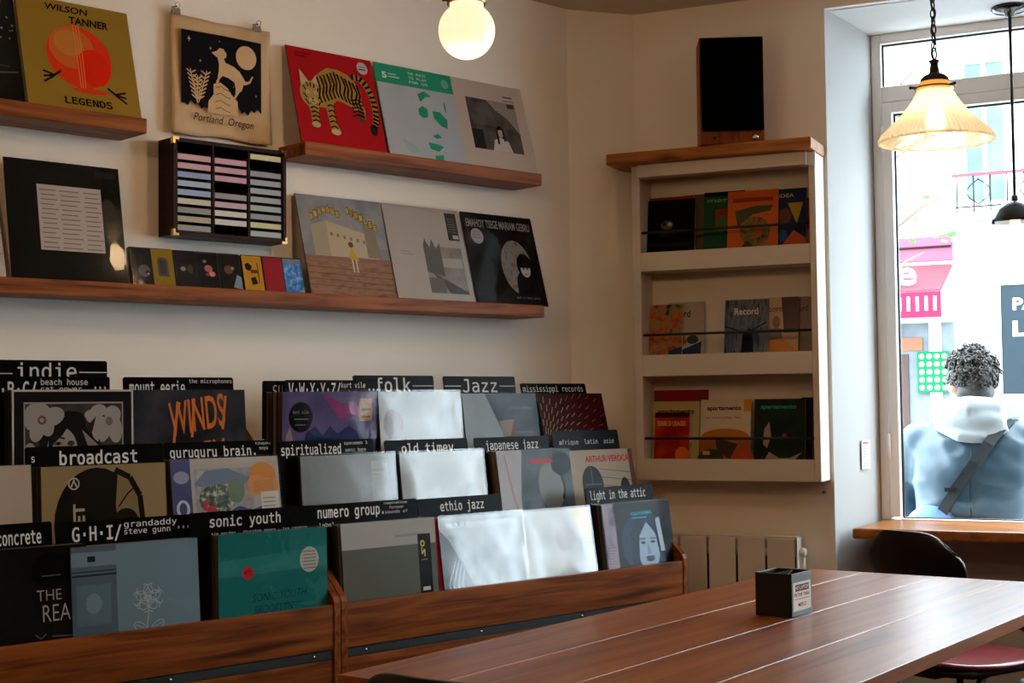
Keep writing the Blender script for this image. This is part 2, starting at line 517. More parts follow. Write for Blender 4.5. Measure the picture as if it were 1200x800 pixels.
# upstairs windows with shutters
for (s0, s1) in ((-1.14, -.72), (-.52, .1), (.9, 1.5), (-3.4, -2.7)):
    f = MB(); z0, z1 = 2.98, 4.25
    f.box((s0, -.04, z0 + .1), (s0 + .05, 0, z1 + .1)); f.box((s1 - .05, -.04, z0 + .1), (s1, 0, z1 + .1))
    f.box((s0 + .05, -.04, z1 + .05), (s1 - .05, 0, z1 + .1)); f.box(((s0 + s1) / 2 - .02, -.035, z0 + .1), ((s0 + s1) / 2 + .02, 0, z1 + .05))
    fo = f.build('window_frame', RENDER_W, hs)
    MB().box((s0 + .05, -.02, z0 + .1), (s1 - .05, -.003, z1 + .05)).build('pane', BLUEW, fo)
hbox(hs, 'cornice', pm('stone_grey', 'a9b2b6', .8), -6, 6, 4.45, 4.55, -.14, 0)
hbox(hs, 'string_course', pm('stone_pale', 'cfd3d4', .8), -6, 6, 2.62, 2.7, -.07, 0)
# balcony with a pink rail
bal = thing('balcony', 'iron balcony with a pink handrail under the upstairs windows opposite', 'balcony', wpt(0, FT - .35, 0), ang_w)
s0, zb = fac(1119, 250, FT - .35); _, zt = fac(1119, 206, FT - .35)
MB().box((s0, .0, zb - .05), (s0 + 2.0, .345, zb)).build('slab', pm('slab_grey', '9aa8ab', .8), bal)
MB().box((s0 - .02, -.012, zt - .012), (s0 + 2.0, .03, zt + .012)).build('handrail', pm('pink_rail', '8f2030', .6), bal)
IRON = pm('balcony_iron', '141c20', .6, spec=.2)
M = MB()
for k in range(15):
    x = s0 + .02 + k * .14; M.tube([(x, .01, zb), (x, .01, zt)], .007, n=6)
M.tube([(s0, .01, zb + .05), (s0 + 2, .01, zb + .05)], .008, n=6)
for k in range(4):
    cx = s0 + .2 + k * .44
    for sg in (-1, 1):
        M.tube([(cx + sg * .1 * math.sin(a), .01, zb + .07 + .22 * a / 3.2) for a in [i * .32 for i in range(11)]], .006, n=5)
M.build('railing', IRON, bal)
# red shop: band, awning, shopfront
sh = thing('shopfront', 'red shopfront with a glazed window below an awning across the street', 'shop', wpt(0, FT - .06, 0), ang_w)
sL, zt = fac(1048, 279, FT); sR, zt2 = fac(1118, 276, FT)
sL -= 1.6; sR0 = fac(1117, 300, FT)[0]
MB().box((sL, -.02, fac(1100, 306)[1]), (sR0, .055, fac(1100, 278)[1])).build('fascia', pm('fascia_pink', 'a83c50', .7), sh)
MB().tube([(sL, -.03, fac(1100, 290)[1]), (sR0, -.03, fac(1100, 290)[1])], .012, n=6).build('pipe', IRON, sh)
z0 = fac(1100, 470)[1]; z1 = fac(1100, 374)[1]
MB().box((sL, .0, z0 - 1.2), (sR0, .055, z1)).build('shop_window', SHX, sh)
px_ = fac(1091, 400)[0]; px2 = fac(1105, 400)[0]
MB().box((px_, -.02, z0 - 1.2), (px2, .0, z1)).build('mullion', pm('white_gloss', 'ececea', .5), sh)
bx = fac(1054, 400)[0]; bx2 = fac(1083, 400)[0]
MB().box((bx, -.02, fac(1070, 411)[1]), (bx2, .0, fac(1070, 396)[1])).build('price_board', pm('peach_board', '8a5238', .7), sh)
MB().box((bx - .3, -.02, fac(1070, 440)[1] - .5), (fac(1067, 440)[0], -.001, fac(1070, 415)[1])).build('shop_door', pm('brown_door', '3c221a', .6), sh)
MB().box((bx - 1, -.05, fac(1070, 379)[1]), (sR0, -.001, fac(1070, 373)[1])).build('sill_band', pm('white_gloss', 'ececea', .5), sh)
aw = thing('shop_awning', 'red fabric awning with a striped valance over the shop opposite', 'awning', wpt(0, FT - .14, 0), ang_w)
RED = pm('awning_red', 'b43840', .8, spec=.1); RED2 = pm('awning_deep_red', '98203a', .8, spec=.1); WST = pm('awning_white', 'eeeeee', .7)
za, zb2, zc = fac(1090, 311, FT)[1], fac(1090, 339, FT - .55)[1], fac(1090, 372, FT - .55)[1]
MB().prism([(sL, .07, za), (sL, -.45, zb2), (sL, -.45, zb2 - .02), (sL, .07, za - .03)], (sR0 - sL, 0, 0)).build('canopy', RED, aw)
va = MB(); va.box((sL, -.45, zc), (sR0, -.442, zb2 - .021), RED2)
x = sR0 - .05
while x > sL: va.box((x - .012, -.453, zc + .06), (x + .012, -.4505, zb2 - .06), WST); x -= .075
va.build('valance', None, aw)
c = Canvas(.5, .3, 0); c.part('lettering'); c.text('e', 0, 0, .36, .52, 'f4f0ee', 'sans', .02)
c.build(aw)
for ch in aw.children:
    if ch.name.startswith('lettering'):
        e0 = fac(1053, 336, FT - .45); ch.location = (e0[0] + .25, -.43, e0[1] + .0); ch.rotation_euler = (-.15, 0, 0)
# green poster in the shop window
g0, gz0 = fac(1076, 460, FT - .1); g1, gz1 = fac(1112, 411, FT - .1)
gp = thing('window_poster', 'green poster with pale round dots in the shop window opposite', 'poster', wpt(0, FT - .1, 0), ang_w)
MB().box((g0, -.01, gz0), (g1, .01, gz1)).build('sheet', pm('poster_green', '12663c', .7, spec=.1), gp)
c = Canvas(g1 - g0, gz1 - gz0, -.01); c.part('dots')
for i in range(4):
    for j in range(5): c.disc(.14 + i * .24, .12 + j * .19, .085, 'd6e8dc', n=14)
c.build(gp)
for ch in gp.children:
    if ch.name.startswith('dots'): ch.location = ((g0 + g1) / 2, 0, gz0)
# grey street sign board
s0, zs1 = fac(1172, 334, FT - .3); _, zs0 = fac(1172, 462, FT - .3)
sg = thing('street_sign_board', 'big slate-grey board with white and cream capitals seen behind the person outside', 'sign', wpt(0, FT - .3, 0), ang_w)
MB().box((s0, 0, zs0), (s0 + 1.5, .06, zs1)).build('board', pm('slate_board', '1e2930', .6, spec=.2), sg, bevel=.006)
fb = MB(); t = .035
fb.box((s0 - t, -.01, zs0 - t), (s0, .07, zs1 + t)); fb.box((s0, -.01, zs1), (s0 + 1.5, .07, zs1 + t)); fb.box((s0, -.01, zs0 - t), (s0 + 1.5, .07, zs0))
for xx in (s0 + .15, s0 + 1.3): fb.box((xx, .0, -.1), (xx + .06, .05, zs0 - t))
fb.build('frame', pm('white_gloss', 'ececea', .5), sg)
c = Canvas(1, 1, 0); c.part('lettering')
a0, az0 = fac(1187, 363, FT - .3); a1, az1 = fac(1187, 349, FT - .3)
c.text('PA', a0 + .5, az0, .2, az1 - az0, 'f2f2f0', 'sans', .03)
a0, az0 = fac(1187, 394, FT - .3); _, az1 = fac(1187, 376, FT - .3)
c.text('LE', a0 + .5, az0, .25, az1 - az0, 'efe3bd', 'sans', .03)
c.build(sg)
LB = pm('car_pale_blue', '54748c', .3, coat=.3)
cr_ = thing('parked_car', 'pale blue parked car at the right of the street, below the slate-grey board', 'car', wpt(1.4, 6.2, -.1), ang_w)
def car(t):
    prof = [(-2.1, .35), (-2.12, .75), (-1.75, .92), (-1.0, 1.0), (-.45, 1.36), (.75, 1.4), (1.45, 1.0), (1.95, .93), (2.1, .7), (2.1, .35)]
    MB().prism([(x, -.8, z) for x, z in prof], (0, 1.6, 0)).build('body', LB, t, bevel=.06)
    MB().prism([(x, -.812, z) for x, z in ((-.85, 1.0), (-.42, 1.3), (.7, 1.33), (1.2, 1.0))], (0, .008, 0)).build('side_window', BLUEW, t)
    for x in (-1.3, 1.35):
        for yy in (-.74, .74):
            wv = MB(); wv.lathe([(0, -.1), (.2, -.1), (.31, -.09), (.32, 0), (.31, .09), (.2, .1), (0, .1)], None, 20)
            o = wv.build('wheel', BLKP, t); o.rotation_euler = (R(90), 0, 0); o.location = (x, yy, .32)
car(cr_); cr_.scale = (1, 1, .94)
# slender street tree: trunk and a few leafy twigs
tr = thing('street_tree', 'slender street tree whose pale green leaves show at the left of the window', 'tree', wpt(-1.15, 5.0, -.1), 0)
M = MB(); M.tube([(0, 0, 0), (.02, .02, 1.4), (-.02, .05, 2.6), (.05, .1, 3.6)], [.07, .06, .045, .02])
for k in range(9):
    a = k * 2.4; z = 2.1 + k * .17
    M.tube([(0, .03, z), (.3 * math.cos(a), .3 * math.sin(a), z + .22), (.55 * math.cos(a), .55 * math.sin(a), z + .3)], [.015, .01, .005], n=6)
M.build('trunk', pm('bark', '6b5d50', .9), tr)
M = MB()
for k in range(90):
    a = random.uniform(0, 6.28); q = random.uniform(.1, .62); z = random.uniform(2.3, 3.5)
    p = V((q * math.cos(a), q * math.sin(a), z)); u = V((random.gauss(0, 1), random.gauss(0, 1), random.gauss(0, .6))).normalized(); v = u.cross(V((0, 0, 1))).normalized()
    L = random.uniform(.05, .09)
    M.add([p - u * L, p + v * L * .5, p + u * L, p - v * L * .5], [(0, 1, 2, 3)])
M.build('foliage', pm('leaf_green', '56803a', .8), tr)

# ================================================================= FURNITURE
# long table
TA = R(11)
E1 = V((math.cos(TA), math.sin(TA), 0)); E2 = V((math.sin(TA), -math.cos(TA), 0))
tb = thing('dining_table', 'long varnished plank table with black steel legs in front of the record bins', 'table', V((1.537, 2.091, 0)), TA)
TL, TW, TZ = 1.905, .8, .75                  # local x along, y = -across
M = MB()
for k in range(4): M.box((0, -.2 * (k + 1) + .0012, TZ - .027), (TL, -.2 * k - .0012, TZ))
M.build('tabletop', TABW, tb, bevel=.0014)
ap = MB()
for (a, b, c, d) in ((.12, -.335, TL - .12, -.295), (.14, -.62, .18, -.336), (.14, -.294, .18, -.12), (TL - .18, -.55, TL - .14, -.336), (TL - .18, -.294, TL - .14, -.12)):
    ap.box((a, b, TZ - .06), (c, d, TZ - .0275))
ap.build('under_frame', STEEL, tb)
for (x, y) in ((.16, -.285), (.16, -.345), (TL - .16, -.285), (TL - .16, -.345)):
    lg = MB(); lg.tube([(x, y, TZ - .0605), (x, y, .012)], .013, n=12)
    lg.lathe([(0, .0), (.028, .0), (.028, .006), (.013, .012), (0, .012)], None, 16, c=(x, y, .0015))
    lg.build('leg', BLACK, tb)

# black tissue box with its notice
bp = on_z(928.5, 724.5, .75)
bx = thing('napkin_box', 'black open box with a white printed no-laptop notice on the table', 'box', V((bp.x, bp.y, .751)), R(10))
M = MB(); W_, D_, H_, t = .101, .088, .094, .004
M.box((0, 0, 0), (W_, t, H_)); M.box((0, D_ - t, 0), (W_, D_, H_)); M.box((0, t, 0), (t, D_ - t, H_)); M.box((W_ - t, t, 0), (W_, D_ - t, H_)); M.box((t, t, 0), (W_ - t, D_ - t, t))
M.build('box_body', pm('black_box_card', '0e0e0f', .45), bx, bevel=.0008)
M = MB(); M.prism([(t + .001, .02, H_ - .012), (t + .045, .02, H_ + .004), (t + .06, D_ - .01, H_ - .01), (t + .001, D_ - .006, H_ - .012)], (0, 0, .0015))
M.build('flap', pm('box_flap', '232427', .5), bx)
c = Canvas(W_, H_, -.0002)
c.part('notice').rect(.06, .13, .86, .66, 'e0d2c4')
c.part('lettering').rect(.15, .58, .68, .15, '1a1614')
c.text('NO LAPTOP', .18, .61, .62, .09, 'ded0c2', 'sans', .02)
c.text('IN THIS TABLE', .12, .46, .74, .08, '1a1614', 'sans', .02)
c.rect(.12, .39, .74, .012, '4a4440'); c.text('MERCI', .3, .22, .36, .09, '1a1614', 'sans', .015)
c.build(bx)
for ch in bx.children:
    if ch.name.split('.')[0] in ('notice', 'lettering'): ch.location = (W_ / 2, 0, 0)

# tube-framed chairs with a rounded ply back
def make_chair(name, label, seatmat, loc, rz, seat_z=.455, back_top=.82, low=False, strut=False, bw=1.0):
    """seat faces local +x, back at x = -.2"""
    t = thing(name, label, 'chair', loc, rz, None)
    M = MB(); N = 28; ring = []
    for k in range(N):
        a = 2 * math.pi * k / N; ca, sa = math.cos(a), math.sin(a)
        ring.append((.205 * math.copysign(abs(ca) ** .62, ca), .2 * math.copysign(abs(sa) ** .62, sa)))
    lay = [(.93, -.012), (1, -.004), (.985, .004), (.8, .001), (.4, -.006)]
    vs = [(x * q, y * q, seat_z + dz) for q, dz in lay for x, y in ring] + [(0, 0, seat_z - .008)]
    fs = [tuple(range(N))[::-1]]
    for i in range(len(lay) - 1):
        for j in range(N): fs.append((i * N + j, i * N + (j + 1) % N, (i + 1) * N + (j + 1) % N, (i + 1) * N + j))
    for j in range(N): fs.append(((len(lay) - 1) * N + j, (len(lay) - 1) * N + (j + 1) % N, len(lay) * N))
    M.add(vs, fs, seatmat, True); M.build('seat', seatmat, t)
    # back: curved rounded board
    M = MB(); nu, nv = 18, 10; front = []; backv = []
    zb0, zb1 = back_top - (.09 if low else .26), back_top
    for i in range(nv + 1):
        v = i / nv
        for j in range(nu + 1):
            u = -1 + 2 * j / nu
            e = 1 - .5 * (max(0, abs(v * 2 - 1) - .45) / .55) ** 2.6 * .45
            y = u * .205 * bw * (e if v > .5 else e * .97)
            cr = (abs(u) ** 5) * (.055 if v > .5 else .03)
            z = zb0 + v * (zb1 - zb0) + (-cr if v > .5 else cr) * abs(v * 2 - 1)
            x = -.215 - .05 * (v) + .045 * u * u
            front.append((x, y, z)); backv.append((x - .011, y, z))
    n1 = len(front); vs = front + backv; fs = []
    w_ = nu + 1
    for i in range(nv):
        for j in range(nu):
            a = i * w_ + j; fs.append((a, a + 1, a + w_ + 1, a + w_)); fs.append((a + n1, a + n1 + w_, a + n1 + w_ + 1, a + n1 + 1))
    edge = [j for j in range(w_)] + [i * w_ + nu for i in range(1, nv + 1)] + [nv * w_ + j for j in range(nu - 1, -1, -1)] + [i * w_ for i in range(nv - 1, 0, -1)]
    for k in range(len(edge)):
        a, b = edge[k], edge[(k + 1) % len(edge)]; fs.append((b, a, a + n1, b + n1))
    M.add(vs, fs, BLKP, True); M.build('backrest', BLKP, t, bevel=.002)
    # frame
    for sg in (-1, 1):
        M = MB(); y = sg * .16
        if strut: M.tube([(-.19, y * .2, seat_z - .03), (-.17, y, seat_z - .022), (.12, y, seat_z - .022), (.165, y, seat_z - .05), (.2, y * 1.1, .25), (.215, y * 1.15, .012)], .011, n=10)
        else: M.tube([(-.24, y * .8, back_top - .12), (-.225, y * .85, seat_z + .12), (-.2, y, seat_z + .02), (-.17, y, seat_z - .02), (.12, y, seat_z - .022), (.165, y, seat_z - .05), (.2, y * 1.1, .25), (.215, y * 1.15, .012)], .011, n=10)
        M.ball((.215, y * 1.15, .012), .013, n=10, k=6)
        M.build('leg', BLACK, t)
        M = MB()
        M.tube([(-.10, y * .92, seat_z - .026), (-.16, y, seat_z - .07), (-.2, y * 1.08, .22), (-.225, y * 1.12, .012)], .011, n=10)
        M.ball((-.225, y * 1.12, .012), .013, n=10, k=6)
        M.build('leg', BLACK, t)
    M = MB(); M.tube([(-.1, -.16, seat_z - .026), (-.1, .16, seat_z - .026)], .01, n=8); M.tube([(.1, -.16, seat_z - .026), (.1, .16, seat_z - .026)], .01, n=8)
    M.build('cross_bar', BLACK, t)
    if strut:
        M = MB(); M.tube([(-.1, 0, seat_z - .027), (-.19, 0, seat_z - .034), (-.225, 0, seat_z + .01), (-.235, 0, seat_z + .1), (-.25, 0, back_top - (.05 if low else .16))], .012, n=10); M.box((-.2, -.05, seat_z - .045), (-.1, .05, seat_z - .0165)); M.build('back_strut', BLACK, t)
    return t
REDV = pm('red_vinyl', '8a2f33', .3, coat=.3)
SEATB = pm('black_seat', '141212', .4)
# at the near end of the table, its back to us
make_chair('dining_chair', 'black chair at the near end of the table, only the top of its back showing', SEATB, V((1.66, 1.735, 0)), R(11), back_top=.815)
# between the table and the window counter
make_chair('dining_chair', 'black-backed chair with a glossy dark red seat between table end and window counter', REDV, V((4.0, 2.275, 0)), R(-9), back_top=.84, strut=True, bw=.86)
make_chair('dining_chair', 'black low chair back at the far right photo edge under the table corner', SEATB, V((3.81, 1.745, 0)), R(-20), back_top=.69, low=True, strut=True)

# ================================================================= WALL CABINET
cb = thing('wall_cabinet', 'cream wall cabinet of three display shelves under an oak top board', 'cabinet', cpt(0, 0, 0), math.atan2(CD.y, CD.x))
# local x = along the wall, local -y = into the room
T = -.135
def lb(name, x0, x1, y0, y1, z0, z1, ma, bevel=.002): return MB().box((x0, y1, z0), (x1, y0, z1)).build(name, ma, cb, bevel=bevel)
SL, SRt = .032, .676
lb('side_panel', SL, SL + .03, -.003, T, .955, 2.045, CABW); lb('side_panel', SRt - .022, SRt, -.003, T, .955, 2.045, CABW)
lb('back_panel', SL + .03, SRt - .022, -.003, -.012, .955, 2.045, CABW, 0)
for z0, z1 in ((1.676, 1.742), (1.312, 1.386), (.955, 1.028)):
    lb('front_rail', SL + .0302, SRt - .0222, T + .02, T, z0, z1, CABW)
    lb('shelf', SL + .0302, SRt - .0222, -.0125, T + .0202, z0, z0 + .018, CABW, .001)
lb('top_batten', SL + .0302, SRt - .0222, T + .03, T - .03, 2.0, 2.044, CABW)
lb('top_board', -.035, .68, -.003, -.205, 2.046, 2.084, wood('oak_top', '7a431f', 'a5652f', 'bd7f42', .4, 3), .003)
for z in (1.812, 1.456, 1.098):
    M = MB(); M.tube([(SL + .031, T + .012, z), (SRt - .023, T + .012, z)], .0045, n=8); M.build('retaining_rod', BLACK, cb)
M = MB(); M.box((SRt - .03, T + .0, 2.0), (SRt + .004, T - .012, 2.044)); M.build('bracket', WHITE, cb, bevel=.002)
M = MB(); M.lathe([(0, 0), (.006, 0), (.006, .003), (.0025, .006), (.0025, .016), (.004, .019), (0, .02)], None, 12)
o = M.build('wall_hook', pm('old_brass', '5d4a34', .5, .5), None); p = cpt(.655, .0005, .915); o.location = p; o.rotation_euler = V(CN).to_track_quat('Z', 'Y').to_euler()
tag(o, 'tiny dark hook on the wall under the right end of the cabinet', 'hook')

# loudspeaker on top
sp = thing('loudspeaker', 'wooden loudspeaker with a tall black grille on top of the wall cabinet', 'speaker', cpt(.36, .05, 2.0842), math.atan2(CD.y, CD.x) + R(21))
SPW = wood('speaker_walnut', '5a250f', '803a18', '944a20', .4, 4, axis=2, knots=False)
MB().box((-.107, -.15, 0), (.107, 0, .362)).build('cabinet_body', SPW, sp, bevel=.003)
MB().box((-.102, -.168, .043), (.104, -.1505, .358)).build('grille', pm('grille_cloth', '060606', .95, spec=0.0), sp, bevel=.006)
for (x, z, r) in ((.075, .021, .011), (-.06, .021, .005)):
    M = MB(); M.lathe([(0, 0), (r, 0), (r, .006), (r * .6, .009), (0, .009)], None, 16)
    o = M.build('knob', CHROME if r > .008 else STEEL, sp); o.location = (x, -.1502, z); o.rotation_euler = (R(90), 0, 0)

# magazines and books on the cabinet shelves
CABA = math.atan2(CD.y, CD.x)
def magazine(name, cat, label, x0, x1, y, zf, t_, deco, group, th=.006, body='cfc4b4', lean=8):
    """seen between photo columns x0, x1 with its top at row y; stands on shelf zf, front face t_ from the wall"""
    s0, z0 = con(x0, y, t_); s1, _ = con(x1, y, t_)
    w_, h_ = s1 - s0, (z0 - zf) / math.cos(R(lean))
    t = thing(name, label, cat, cpt((s0 + s1) / 2, t_ + math.sin(R(lean)) * h_ * .5, zf + .001), 0, group, (R(-lean), 0, CABA))
    MB().box((-w_ / 2, -th / 2, 0), (w_ / 2, th / 2, h_)).build('pages', pm('paper_' + body, body, .7), t)
    c = Canvas(w_, h_, -th / 2); deco(c); c.build(t)
    return t
zs = (1.676 + .018, 1.312 + .018, .955 + .018)
G1, G2, G3 = 'magazines on the top cabinet shelf', 'magazines on the middle cabinet shelf', 'magazines on the bottom cabinet shelf'
def d_plain(col, *ops):
    def f(c):
        c.rect(0, 0, 1, 1, col)
        for o in ops: o(c)
    return f
magazine('magazine', 'magazine', 'red magazine showing as a thin band behind the black one, top cabinet shelf', 754, 812, 233, zs[0], .045, d_plain('8e2a1c'), G1)
magazine('magazine', 'magazine', 'black magazine with a pale smoky shape at the left of the top cabinet shelf', 757.5, 814, 236, zs[0], .058,
         d_plain('0d0c0d', lambda c: c.disc(.42, .62, .13, '55504e', .09), lambda c: c.disc(.36, .64, .04, '161414'), lambda c: c.disc(.48, .63, .05, 'a09a96', .04),
                 lambda c: c.disc(.42, .48, .16, '262324', .05), lambda c: c.rect(.02, .3, .96, .05, '1d1b1c')), G1)
magazine('magazine', 'magazine', 'dull brown magazine edge between the black and the green one, top cabinet shelf', 800, 826, 229, zs[0], .03, d_plain('5d4a3c'), G1)
magazine('magazine', 'magazine', 'green magazine left of the orange one on the top cabinet shelf', 824, 872, 226, zs[0], .045,
         d_plain('1f4a2b', lambda c: c.rect(0, .94, 1, .06, '16181a'), lambda c: c.rect(.28, .46, .32, .3, '7a2a1c'), lambda c: c.disc(.44, .56, .13, '3e5c34', .2), lambda c: c.text('mag', .08, .84, .5, .06, '6f8d70', 'sans')), G1)
def d_orange(c):
    c.rect(0, 0, 1, 1, 'c25a22'); c.rect(.1, .84, .8, .06, '8d3b16')
    c.poly([(.15, .72), (.55, .78), (.9, .78), (.85, .7), (.5, .66), (.2, .5)], '4d5038'); c.disc(.55, .42, .3, photo('foliage', '45472c', '7f6d3c', '2a2d20', scale=30), .3)
    c.disc(.6, .44, .1, 'a1502c', .16); c.poly([(.1, .1), (.4, .3), (.7, .12), (.5, 0), (.15, 0)], '3c4430')
magazine('magazine', 'magazine', 'bright orange magazine in front on the top cabinet shelf', 852, 911, 225, zs[0], .058, d_orange, G1)
def d_navy(c):
    c.rect(0, 0, 1, 1, '24304f'); c.text('IDEA', .1, .88, .5, .05, 'b9a98a', 'sans'); c.poly([(.4, .8), (.9, .8), (.7, .5)], 'a98a35')
    c.disc(.3, .62, .22, '6a3c30', .26); c.poly([(0, 0), (1, 0), (1, .3), (.6, .42), (.2, .2)], 'b5532e'); c.disc(.25, .35, .15, '35507a', .2)
magazine('magazine', 'magazine', 'navy magazine with a yellow triangle right of the orange one', 908, 944, 222, zs[0], .045, d_navy, G1)
magazine('magazine', 'magazine', 'reddish brown magazine at the far right of the top cabinet shelf', 938, 953, 232, zs[0], .03, d_plain('7d4430', lambda c: c.rect(.1, .1, .7, .4, 'a06a4a')), G1)
def d_col1(c):
    c.rect(0, 0, 1, 1, photo('collage', '2e3a28', '8a7a4f', 'b65a2a', '31445a', scale=32)); c.rect(0, 0, .62, .2, photo('crowd', '9b958a', '3c3a36', scale=60)); c.poly([(.62, .02), (1, .02), (1, .36), (.62, .3)], '29405f')
magazine('magazine', 'magazine', 'multicoloured collage magazine at the left of the middle cabinet shelf', 758, 799, 358, zs[1], .058, d_col1, G2)
def d_rec1(c):
    c.rect(0, 0, 1, 1, 'a79b8c'); c.poly([(0, .9), (.2, .8), (.55, .42), (.3, .3), (0, .5)], 'b65a26'); c.poly([(0, 0), (.9, 0), (.95, .42), (.4, .3), (0, .26)], '27395a')
    c.text('Record', -.0, .78, .62, .1, '2c2420', 'sans', .02); c.disc(.7, .45, .16, '3d4038', .12)
magazine('magazine', 'magazine', 'pale magazine with dark title, behind the collage one on the middle shelf', 782, 824, 355, zs[1], .045, d_rec1, G2)
def d_rec2(c):
    c.rect(0, 0, 1, 1, photo('forest', '222a38', '4a5a70', '6d7480', '161a22', scale=26, stretch=(2.5, 1, .5))); c.text('Record', .22, .78, .54, .1, 'd9d6d0', 'sans', .02)
    c.poly([(.35, 0), (.42, .5), (.58, .6), (.66, .4), (.68, 0)], '11141b'); c.line([(.0, .62), (.5, .52), (.95, .66)], .02, '161a22')
magazine('magazine', 'magazine', 'blue-black forest magazine with a white title on the middle cabinet shelf', 848.5, 900, 352, zs[1], .058, d_rec2, G2)
def d_rec3(c):
    c.rect(0, 0, 1, 1, 'b59b7c'); c.poly([(.45, 1), (1, 1), (1, .5), (.55, .5)], '4d342e'); c.poly([(0, 0), (1, 0), (1, .22), (.55, .42), (0, .4)], 'c47c3c')
    c.disc(.3, .65, .12, '8a5f44', .2); c.poly([(.05, .4), (.5, .42), (.45, .56), (.1, .56)], '6a6a62'); c.text('cord', .05, .8, .45, .08, '5a4636', 'sans', .02); c.text('ab', .2, .12, .2, .07, '3c2a20', 'sans', .02)
magazine('magazine', 'magazine', 'tan and orange magazine right of the blue-black one, middle cabinet shelf', 898, 935, 349, zs[1], .05, d_rec3, G2)
magazine('magazine', 'magazine', 'dusky pink magazine at the far right of the middle cabinet shelf', 931, 952, 348, zs[1], .035, d_plain('80695f', lambda c: c.text('ord', .2, .8, .5, .08, '4a3a34', 'sans', .02), lambda c: c.rect(.1, .1, .7, .02, '4a3a34'), lambda c: c.rect(.1, .16, .7, .02, '4a3a34')), G2)
magazine('magazine', 'magazine', 'large crimson magazine standing at the back, left of the bottom cabinet shelf', 760, 829, 458, zs[2], .03, d_plain('8b1c2c', lambda c: c.rect(.05, .86, .2, .06, '5b3a3c'), lambda c: c.rect(.75, .86, .2, .06, '5b3a3c')), G3)
def d_ap1(c): c.rect(0, 0, 1, 1, 'b3a26a'); c.text('apartamento', .1, .8, .78, .09, '33301f', 'sans', .03)
magazine('magazine', 'magazine', 'straw-yellow magazine between the crimson one and the red paperback', 764, 819, 471, zs[2], .047, d_ap1, G3)
def d_red(c):
    c.rect(0, 0, 1, 1, photo('sunset', '6d120c', 'a0240f', 'c8451a', scale=10)); c.rect(0, .92, 1, .08, '3a100c'); c.text('TERRE D USAGES', .06, .78, .82, .08, 'd9a45a', 'sans', .03); c.disc(.8, .32, .2, 'd8621e', .2)
    c.poly([(0, 0), (1, 0), (1, .1), (.5, .2), (0, .26)], '1e0b09')
magazine('book', 'book', 'red and orange sunset paperback in front on the bottom cabinet shelf', 767, 808, 484, zs[2], .066, d_red, G3, th=.014, body='c9bba6')
def d_ap2(c):
    c.rect(0, 0, 1, 1, 'c9bba4'); c.text('apartamento', .13, .84, .68, .07, '2d2521', 'sans', .03); c.rect(.86, .84, .14, .16, 'c98e2c')
    c.text('an everyday life', .1, .74, .7, .03, '6d5f50', 'sans'); c.disc(.5, .5, .48, 'b5702a', .16); c.rect(0, 0, 1, .5, 'a45a2a'); c.disc(.22, .2, .26, '39442c', .2); c.disc(.8, .2, .28, 'b14a2a', .22); c.poly([(.3, .5), (.75, .4), (.6, .2), (.35, .3)], '4b3b30'); c.rect(.06, .26, .14, .05, 'c7a04a')
magazine('magazine', 'magazine', 'cream magazine with an orange hill picture in the middle of the bottom shelf', 820, 879, 469, zs[2], .052, d_ap2, G3)
def d_ap3(c):
    c.rect(0, 0, 1, 1, photo('nightroom', '15201c', '22322c', '2c2420', scale=9)); c.text('apartamento', .12, .85, .7, .07, '2f9d78', 'sans', .03)
    c.poly([(.2, .6), (.3, .7), (.34, .5), (.26, .35), (.18, .4)], 'a08a78'); c.poly([(.1, .05), (.3, .3), (.5, .22), (.7, .22), (.95, .3), (.7, .12), (.5, .1), (.5, 0), (.15, 0)], 'a58b7a'); c.disc(.6, .5, .05, '8a4a42', .06)
magazine('magazine', 'magazine', 'dark green magazine with a mint title, right on the bottom cabinet shelf', 883, 943, 468, zs[2], .052, d_ap3, G3)
magazine('magazine', 'magazine', 'near-black magazine edge at the far right of the bottom cabinet shelf', 938, 952, 466, zs[2], .03, d_plain('1c1714'), G3)

# radiator under the cabinet
ra = thing('radiator', 'white ribbed panel radiator on the wall below the cabinet', 'radiator', cpt(0, 0, 0), CABA)
RADW = pm('radiator_enamel', (.74, .70, .64), .4)
for k in range(5):
    x0 = .066 + .1015 * k
    M = MB(); M.box((x0 + .004, -.085, .14), (x0 + .0975, -.078, .762)); M.box((x0 + .012, -.033, .16), (x0 + .09, -.022, .75))
    M.build('section', RADW, ra, bevel=.002)
MB().box((.07, -.074, .17), (.572, -.0335, .70)).build('gap_shade_block', pm('gap_shade_dark', '1d1a18', .7), ra)  # added dark block behind the section gaps, standing in for their shade
M = MB()
for z in (.19, .715): M.tube([(.066, -.05, z), (.575, -.05, z)], .016, n=12)
M.build('header', RADW, ra)
MB().box((.066, -.076, .7635), (.5735, -.02, .768)).build('top_grille', RADW, ra, bevel=.001)
MB().box((.5745, -.085, .14), (.58, -.02, .765)).build('end_panel', RADW, ra, bevel=.002)
M = MB(); M.lathe([(0, 0), (.013, 0), (.016, .006), (.015, .016), (.01, .02), (0, .02)], None, 16)
o = M.build('valve_knob', WHITE, ra); o.location = (.5805, -.05, .715); o.rotation_euler = (0, R(90), 0)
M = MB(); M.tube([(.592, -.05, .70), (.592, -.05, .12), (.592, -.02, .07), (.592, -.004, .06)], .006, n=10); M.build('pipe', WHITE, ra)
for x in (.12, .5):
    MB().box((x, -.0215, .3), (x + .03, -.001, .34)).build('wall_bracket', STEEL, ra)

